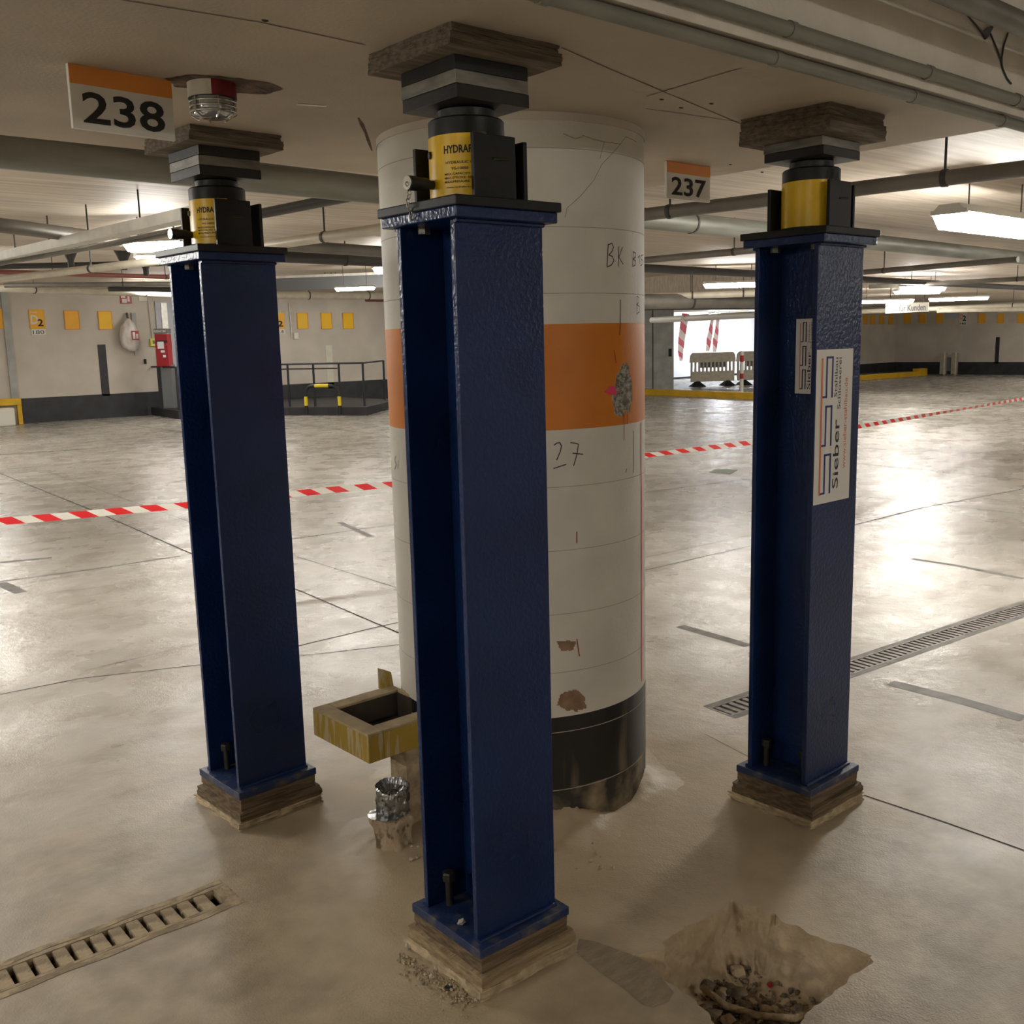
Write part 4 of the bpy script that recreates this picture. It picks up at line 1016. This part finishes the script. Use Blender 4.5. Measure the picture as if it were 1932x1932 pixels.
# fire point
def small_sign(px0, py0, px1, py1, m, mk, label):
    a = wpos(px0, (py0+py1)/2); b = wpos(px1, (py0+py1)/2); z1 = wpos((px0+px1)/2, py0).z; z0 = wpos((px0+px1)/2, py1).z; W, H_ = b.x-a.x, z1-z0
    t_ = thing('wall_sign', label, 'sign', (a.x, WY, z0)); MB().box(0, W, -.02, 0, 0, H_, .003).build('plate', m, t_)
    if mk:
        MB().box(W*.08, W*.45, -.023, -.02, H_*.55, H_*.92).build('symbol', 'sign_white', t_); MB().box(W*.15, W*.55, -.023, -.02, H_*.08, H_*.45).build('symbol', 'sign_white', t_); MB().box(W*.62, W*.8, -.023, -.02, H_*.2, H_*.7).build('symbol', 'sign_white', t_)
small_sign(226, 553, 248, 573, 'machine_red', True, 'small red and white fire equipment sign high on the wall')
small_sign(261, 555, 277, 568, 'sign_white', False, 'small blank pale plate beside the fire equipment sign')
c = wpos(245, 632, .20); b_ = thing('covered_fire_hose', 'wall fire hose covered with a whitish plastic bag', 'fire hose', c)
bm = bmesh.new(); bmesh.ops.create_icosphere(bm, subdivisions=4, radius=1.0)
for v in bm.verts:
    k = 1+.16*noise.noise(v.co*1.8)+.09*noise.noise(v.co*5); u_ = v.co.copy(); v.co = Vector((u_.x*.235*k*(1-.22*u_.z), u_.y*.14*k, u_.z*.40*k-.03*u_.x))
MB().bm(bm).build('bag', 'bag', b_, 'all')
MB().box(-.01, .17, -.165, -.15, -.13, .10).build('red_sticker', 'machine_red', b_); MB().box(.01, .07, -.168, -.165, -.10, .07).build('symbol', 'sign_white', b_); MB().box(.09, .15, -.168, -.165, -.10, .02).build('symbol', 'sign_white', b_)
MB().tube([(0, 0, .3), (.02, .14, .55)], .03, 8).build('feed_pipe', 'pipe_grey', b_)
a = wpos(289, 646); y_ = thing('call_point', 'small yellow call point box with a conduit running up the wall', 'call box', (a.x, WY, a.z))
MB().box(-.10, .10, -.07, 0, -.10, .10, .01).build('box', 'yellow_box', y_); MB().box(-.04, .04, -.074, -.07, -.04, .05).build('symbol', 'machine_grey', y_); MB().tube([(-.02, -.03, .1), (-.06, -.03, ZH-a.z)], .015, 8).build('conduit', 'pipe_pale', y_, True)
a = wpos(273, 682); MB().box(a.x-.03, a.x+.03, WY-.06, WY, a.z-.06, a.z+.06, .01).build('wall_switch', 'rubber'); tag(bpy.data.objects['wall_switch'], 'small black switch on the wall beside the railing', 'switch')
a = wpos(557, 634); s_ = thing('socket_box', 'small white socket box with a conduit down from the ceiling', 'socket', (a.x, WY, a.z))
MB().box(-.07, .07, -.07, 0, -.09, .09, .01).build('box', 'sign_white', s_); MB().tube([(-.12, -.03, -.02), (-.15, -.03, ZH-a.z-.3)], .018, 8).build('conduit', 'tray', s_, True)
a = wpos(298, 660); b = wpos(345, 660); zt_ = wpos(310, 569).z
d1 = struct(MB().box(a.x, b.x+.7, WY-.05, WY, .2, zt_).build('door_1', 'door_grey')); MB().box(a.x+.14, a.x+.30, WY-.075, WY-.05, .22, zt_-.04).build('door_frame', 'tray', d1)
# platform with railing and ticket machine
pl_ = [RZ(286, 783), RZ(338, 791), RZ(545, 784), RZ(692, 784), Vector((15.6, 22.5, 0)), Vector((15.6, WY-.02, 0)), Vector((10.3, WY-.02, 0))]
struct(MB().prism([(p.x, p.y) for p in pl_], 0, .20).build('floor_platform', 'dark_paint'))
rl = thing('railing', 'thin black railing around the ticket machine platform', 'railing', (0, 0, 0))
rp = [RZ(285, 781), RZ(340, 789), RZ(420, 786), RZ(549, 782), RZ(597, 782), RZ(645, 782), RZ(690, 782), Vector((15.3, 22.6, 0))]
for p in rp: MB().tube([(p.x, p.y+.03, .1), (p.x, p.y+.03, 1.24)], .028, 8).build('post', 'rail_black', rl, True)
for i in range(len(rp)-1):
    a, b = rp[i], rp[i+1]
    MB().tube([(a.x, a.y+.03, 1.24), (b.x, b.y+.03, 1.24)], .022, 8).build('handrail', 'rail_black', rl, True)
    if 2 <= i <= 4: MB().tube([(a.x, a.y+.10, 1.12), (b.x, b.y+.10, 1.12)], .016, 8).build('lower_rail', 'rail_black', rl, True)
q = RZ(319, 770, .2); tm = thing('ticket_machine', 'red and grey ticket machine on the dark platform', 'ticket machine', q, math.radians(-44))
MB().box(-.18, .18, -.10, .16, 0, 1.10, .01).build('pedestal', 'machine_grey', tm); MB().box(-.19, -.10, -.12, -.10, 0, 1.08).build('side_strip', 'rail_black', tm)
MB().box(-.17, .17, -.16, .10, 1.05, 1.86, .02).build('cabinet', 'machine_red', tm)
hd = MB().box(-.17, .17, -.17, .10, 1.87, 1.99, .005).build('header', 'machine_grey', tm)
mb = MB(); put_text(mb, fit_text('KASSENAUTOMAT', .31, .07, .02), lambda x, y: Vector((x-.155, -.172, y+1.895))); mb.build('header_text', 'sign_white', hd)
for nm, b in (('screen', (-.10, .06, 1.50, 1.67)), ('coin_slot', (-.03, .07, 1.40, 1.46)), ('card_reader', (.02, .09, 1.28, 1.34))): MB().box(b[0], b[1], -.168, -.16, b[2], b[3]).build(nm, 'screen', tm)
MB().box(-.12, .16, -.166, -.16, 1.64, 1.70).build('hood', 'rail_black', tm)
# hoop
h0, h1 = RZ(579, 784), RZ(642, 784); hp = thing('hoop_barrier', 'black tubular hoop barrier with yellow bands by the railing', 'hoop barrier', (0, 0, 0))
dv = h1-h0; Lh = dv.length; dn = dv.normalized(); H_ = .72
def hpt(s, z): return Vector((h0.x, h0.y, 0))+dn*s+Vector((0, 0, z))
path = [hpt(0, 0), hpt(0, .5)]+[hpt(.2-.2*math.cos(t), .52+.2*math.sin(t)) for t in [PI/2*i/6 for i in range(7)]]
path += [hpt(Lh-.2+.2*math.sin(t), .52+.2*math.cos(t)) for t in [PI/2*i/6 for i in range(7)]]+[hpt(Lh, .5), hpt(Lh, 0)]
MB().tube(path, .04, 12).build('tube', 'rail_black', hp, True)
for seg in ([hpt(0, .24), hpt(0, .46)], [hpt(Lh, .24), hpt(Lh, .46)], [hpt(.27, .72), hpt(Lh-.27, .72)]): MB().tube(seg, .044, 12).build('yellow_band', 'hi_yellow', hp, True)
for s_ in (0, Lh): q = hpt(s_, 0); MB().lathe([(.09, 0), (.09, .012)], q.x, q.y, 16).build('foot_plate', 'machine_grey', hp)
# yellow bumper frame far left
a = RZ(38, 800); yb = thing('yellow_bumper', 'yellow steel bumper rail with a leg in front of a white block', 'bumper', (a.x, a.y-.05, 0))
MB().box(-.05, .05, -.05, .05, 0, .62, .005).build('leg', 'kerb_yellow', yb); MB().box(-2.2, .05, -.06, .06, .46, .62, .005).build('rail', 'kerb_yellow', yb); MB().box(-2.2, -2.1, -.05, .05, 0, .5).build('leg', 'kerb_yellow', yb)
a = RZ(24, 802); tag(MB().box(a.x-1.8, a.x, a.y-.30, a.y+.05, 0, .42, .03).build('concrete_block', 'post_white'), 'low white concrete block under the yellow bumper rail', 'block')

# ================================================================ RIGHT HAND BACKGROUND
a = RZ(1215, 736); b = RZ(1271, 735)
pr = thing('concrete_pier', 'bare grey concrete pier beside the bright ramp opening', 'pier', (0, 0, 0))
MB().obox(a-(b-a)*1.2, b, .35, 0, ZC+.02, .18).build('shaft', 'wall_grey', pr); MB().obox(b-(b-a)*.72, b-(b-a)*.68, .37, 0, ZC, .18).build('joint_strip', 'crack', pr)
q = b-(b-a)*.12; MB().obox(q-(b-a).normalized()*.05, q+(b-a).normalized()*.05, .02, 1.05, 1.30, -.01).build('key_switch', 'rubber', pr)
kb = thing('kerb', 'long low yellow-painted kerb in front of the concrete pier', 'kerb', (0, 0, 0)); a = RZ(1200, 744); b = RZ(1520, 757)
MB().obox(a, b, .30, 0, .16, .15).build('kerb_stone', 'kerb_yellow', kb)
kb = thing('kerb', 'yellow-painted kerb edging the green strip before the right wall', 'kerb', (0, 0, 0)); a = RZ(1600, 719); b = RZ(1748, 708)
MB().obox(a, b, .25, 0, .16, .12).build('kerb_stone', 'kerb_yellow', kb); MB().obox(b-(b-a).normalized()*.5, b, .30, .0, .26, .12).build('kerb_end', 'kerb_yellow', kb)
a = RZ(1600, 716); b = RZ(1735, 707); tag(MB().obox(a, b, .4, 0, .14, .3).build('planting_strip', 'green'), 'dark green raised strip behind the yellow kerb', 'strip')
def barrier(p0, p1, label, feet=True):
    d = (p1-p0); L = d.length; a = math.atan2(d.y, d.x); r = thing('plastic_barrier', label, 'barrier', (p0.x, p0.y, 0), a, 'plastic fence barriers by the ramp')
    H0, H1 = .16, 1.12
    pf = [(0, .80), (.03, 1.04), (.10, H1), (L-.10, H1), (L-.03, 1.04), (L, .80)]
    mb = MB(); n = len(pf); mb.add([(x, -.03, z) for x, z in pf]+[(x, .03, z) for x, z in pf], [tuple(range(n)), tuple(reversed(range(n, 2*n)))]+[(i, n+i, n+(i+1) % n, (i+1) % n) for i in range(n)]); mb.build('top_panel', 'barrier', r)
    MB().box(.04, L-.04, -.03, .03, H0, .50, .01).build('bottom_panel', 'barrier', r)
    m = 11
    for i in range(m+1):
        x = .04+(L-.08-.05)*i/m; MB().box(x, x+.055, -.025, .025, .48, .82).build('slat', 'barrier', r)
    MB().box(.35, L-.35, .03, .035, .62, .80).build('reflector', 'machine_grey', r)
    if feet:
        for x in (.28, L-.28): MB().add([(x-.22, -.25, 0), (x+.22, -.25, 0), (x+.22, .25, 0), (x-.22, .25, 0), (x-.05, -.06, .18), (x+.05, -.06, .18), (x+.05, .06, .18), (x-.05, .06, .18)], [(0, 3, 2, 1), (4, 5, 6, 7), (0, 1, 5, 4), (1, 2, 6, 5), (2, 3, 7, 6), (3, 0, 4, 7)]).build('foot', 'rubber', r)
    return r
b0_, b1_ = RZ(1301, 730), RZ(1387, 727); d_ = b1_-b0_
barrier(b0_, b1_, 'pale plastic fence barrier in front of the white wall, next to the pier')
barrier(b1_+d_*.02, b1_+d_*1.02, 'pale plastic fence barrier behind the red and white post')
def marker(px, py, h, label):
    p = RZ(px, py); r = thing('marker_post', label, 'post', p, 0, 'red and white marker posts')
    zs_ = [0, .33, .46, .74, .90, 1.0]; zs_ = [z*h for z in zs_]
    for i, m in enumerate(('post_white', 'post_red', 'post_white', 'post_red', 'post_white')): MB().lathe([(.055, zs_[i]), (.055, zs_[i+1])], n=14).build('band', m, r, True)
marker(1399, 740, 1.20, 'red and white marker post in front of the plastic barriers')
marker(1627, 707, 1.15, 'red and white marker post on the green strip beside the stickered prop')
TAPE_PIPE = ext((1272, 602), (1440, 593), 2.0)
for i, pts in enumerate((((1294,592),(1290,612),(1286,640),(1284,662),(1285,681)), ((1345,594),(1342,615),(1338,640),(1335,662)), ((1355,592),(1353,620),(1350,640),(1348,664)))):
    mb = MB(); p3 = []
    pp = TAPE_PIPE[0].lerp(TAPE_PIPE[1], (pts[0][0]-1272)/168.0); dep = pp.x*_fwd.x+pp.y*_fwd.y-.07
    for (x, y) in pts: d = ray(x, y); t_ = dep/(d.x*_fwd.x+d.y*_fwd.y); p3.append(EYEV+d*t_)
    nv = Vector((-_fwd.x, -_fwd.y, 0)).normalized(); ribbon(mb, p3, [.13, .13, .12, .10, .05][:len(pts)] if i == 0 else [.05, .06, .09, .06], lambda p: nv)
    for v in list(mb.v): pass
    mb.uv = []
    for k_ in range(len(pts)): mb.uv += [(k_*.9, 0), (k_*.9, 1)]
    o = mb.build('hanging_tape', 'tape_faded'); tag(o, ('broad', 'thin twisted', 'narrow')[i]+' strip of pink and white tape dangling before the white wall', 'tape', 'dangling barrier tapes')
a = RZ(1773, 708); b = RZ(1806, 708); r = thing('folded_barrier', 'two folded pale barriers standing against the right wall', 'barrier', (0, 0, 0)); dd = (b-a).normalized()
for s_, e_ in ((0, .36), (.64, 1.0)):
    p0 = a+(b-a)*s_; p1 = a+(b-a)*e_; MB().obox(p0, p1, .10, .04, .82).build('panel', 'barrier_shade', r); MB().obox(p0.lerp(p1, .62), p0.lerp(p1, .80), .12, .0, .86).build('edge', 'barrier', r)
MB().obox(a+(b-a)*.3, a+(b-a)*.7, .05, .15, .72, .1).build('back_panel', 'machine_grey', r); MB().obox(a+(b-a)*.3, a+(b-a)*.7, .07, .66, .76).build('cross_bar', 'barrier_shade', r)
# plates on the right wall
def rplate(px0, py0, px1, py1, m, label, txt=None):
    a = RX(px0, (py0+py1)/2, WX); b = RX(px1, (py0+py1)/2, WX); z1 = RX((px0+px1)/2, py0, WX).z; z0 = RX((px0+px1)/2, py1, WX).z
    t_ = thing('wall_plate', label, 'sign', (WX, a.y, z0), -PI/2, 'plates on the right wall'); W, H_ = a.y-b.y, z1-z0
    MB().box(0, W, -.03, 0, 0, H_, .004).build('panel', m, t_)
    if txt:
        mb = MB(); put_text(mb, fit_text('2', W*.5, H_*.4, .03), lambda x, y: Vector((x+W*.4, -.033, y+H_*.32))); mb.build('character', 'print_black', t_)
        mb = MB(); put_text(mb, fit_text('D', W*.45, H_*.36, .03), lambda x, y: Vector((x+W*.08, -.033, y+H_*.45))); mb.build('character', 'sign_orange', t_)
        mb = MB(); put_text(mb, fit_text(txt, W*.8, H_*.15, .02), lambda x, y: Vector((x+W*.1, -.033, y+H_*.06))); mb.build('character', 'print_black', t_)
for i, (x, lab) in enumerate(((1712, 'orange plate on the right wall nearest the wall corner'), (1741, 'orange plate on the right wall, second from the wall corner'), (1773, 'orange plate touching the dark panel on the right wall'),
                              (1853, 'orange plate on the right wall next to the number plate reading 2'), (1888, 'orange plate on the right wall above the dark vertical stripe'), (1926, 'orange plate on the right wall past the dark vertical stripe'))):
    rplate(x-6.5, 592, x+6.5, 610, 'plate_orange', lab)
rplate(1783, 589, 1809, 600, 'door_grey', 'dull blue-grey panel on the right wall')
rplate(1811, 588, 1825, 614, 'sign_white', 'white bay number plate with a black 2 on the right wall', '140')
for x in (1632, 1646, 1663, 1680):
    a = RY(x-4, 602, 20.6); b = RY(x+4, 602, 20.6); z1 = RY(x, 594, 20.6).z; z0 = RY(x, 612, 20.6).z
    o = MB().box(a.x, b.x, 20.57, 20.6, z0, z1).build('wall_plate', 'plate_orange'); tag(o, 'orange plate in the row on the short wall beside the corner', 'sign', 'plates on the short wall')
# hanging exit sign board
P_ = ext((1672, 577), (1752, 573), 2.22); sg = thing('hanging_sign', 'pale hanging sign board with lettering under the far right lamps', 'sign', (0, 0, 0))
MB().obox(P_[0], P_[1], .03, 2.06, 2.25).build('board', 'sign_white', sg)
dd = (P_[1]-P_[0]); Ld = dd.length; dd = dd.normalized(); nn = Vector((dd.y, -dd.x, 0))
mb = MB(); put_text(mb, fit_text('nur für Kunden', Ld*.85, .13, .02), lambda x, y: Vector((P_[0].x, P_[0].y, 2.09))+dd*(x+Ld*.1)+nn*.018+Vector((0, 0, y))); mb.build('lettering', 'machine_grey', sg)
for f in (.1, .9): q = P_[0].lerp(P_[1], f); MB().tube([(q.x, q.y, 2.24), (q.x, q.y, ZC)], .01, 6).build('hanger', 'pipe_dark', sg)
# hatch in the floor
q = [RZ(*p) for p in ((1338,891),(1352,885),(1392,887),(1378,895))]; tag(MB().prism([(p.x, p.y) for p in q], 0, .004).build('floor_hatch', 'hatch_green'), 'small green rectangular floor hatch beyond the barrier tape', 'hatch')

# ================================================================ BARRIER TAPE across the garage
tp = [(-60, 991), (0, 984), (120, 974), (240, 963), (355, 953), (450, 942), (550, 932), (650, 922), (742, 914), (860, 900), (1000, 885), (1100, 873), (1219, 859), (1320, 847), (1416, 835), (1520, 820), (1625, 804), (1780, 778), (1932, 752), (1990, 741)]
pts = [RZ(x, y, .55) for x, y in tp]
mb = MB(); uv = []; s_ = 0.0; n = len(pts)
fine = []
for i in range(n-1):
    for k in range(6): fine.append(pts[i].lerp(pts[i+1], k/6))
fine.append(pts[-1])
vs = []; fs = []
for i, p in enumerate(fine):
    if i: s_ += (p-fine[i-1]).length
    t_ = (fine[min(i+1, len(fine)-1)]-fine[max(i-1, 0)]).normalized(); sd = Vector((-t_.y, t_.x, 0)).normalized()
    tw = .55*math.sin(s_*.35)+.25*math.sin(s_*1.3); up_ = Vector((0, 0, 1))*math.cos(tw)+sd*math.sin(tw)
    vs += [p+up_*.026, p-up_*.026]; uv += [(s_*4.2, 1), (s_*4.2, 0)]
for i in range(len(fine)-1): fs.append((2*i, 2*i+1, 2*i+3, 2*i+2))
mb.add(vs, fs); mb.uv = uv
tag(mb.build('barrier_tape', 'tape'), 'red and white striped barrier tape stretched across the garage behind the props', 'tape')
for p, lab in ((pts[0], 'plain post holding the near end of the barrier tape'), (pts[-1], 'plain post holding the far end of the barrier tape')):
    t_ = thing('tape_post', lab, 'post', (p.x, p.y, 0)); MB().lathe([(.02, .03), (.02, .62)], n=12).build('pole', 'post_white', t_, True); MB().lathe([(.13, 0), (.12, .03), (.03, .04)], n=20).build('foot', 'rubber', t_, True)
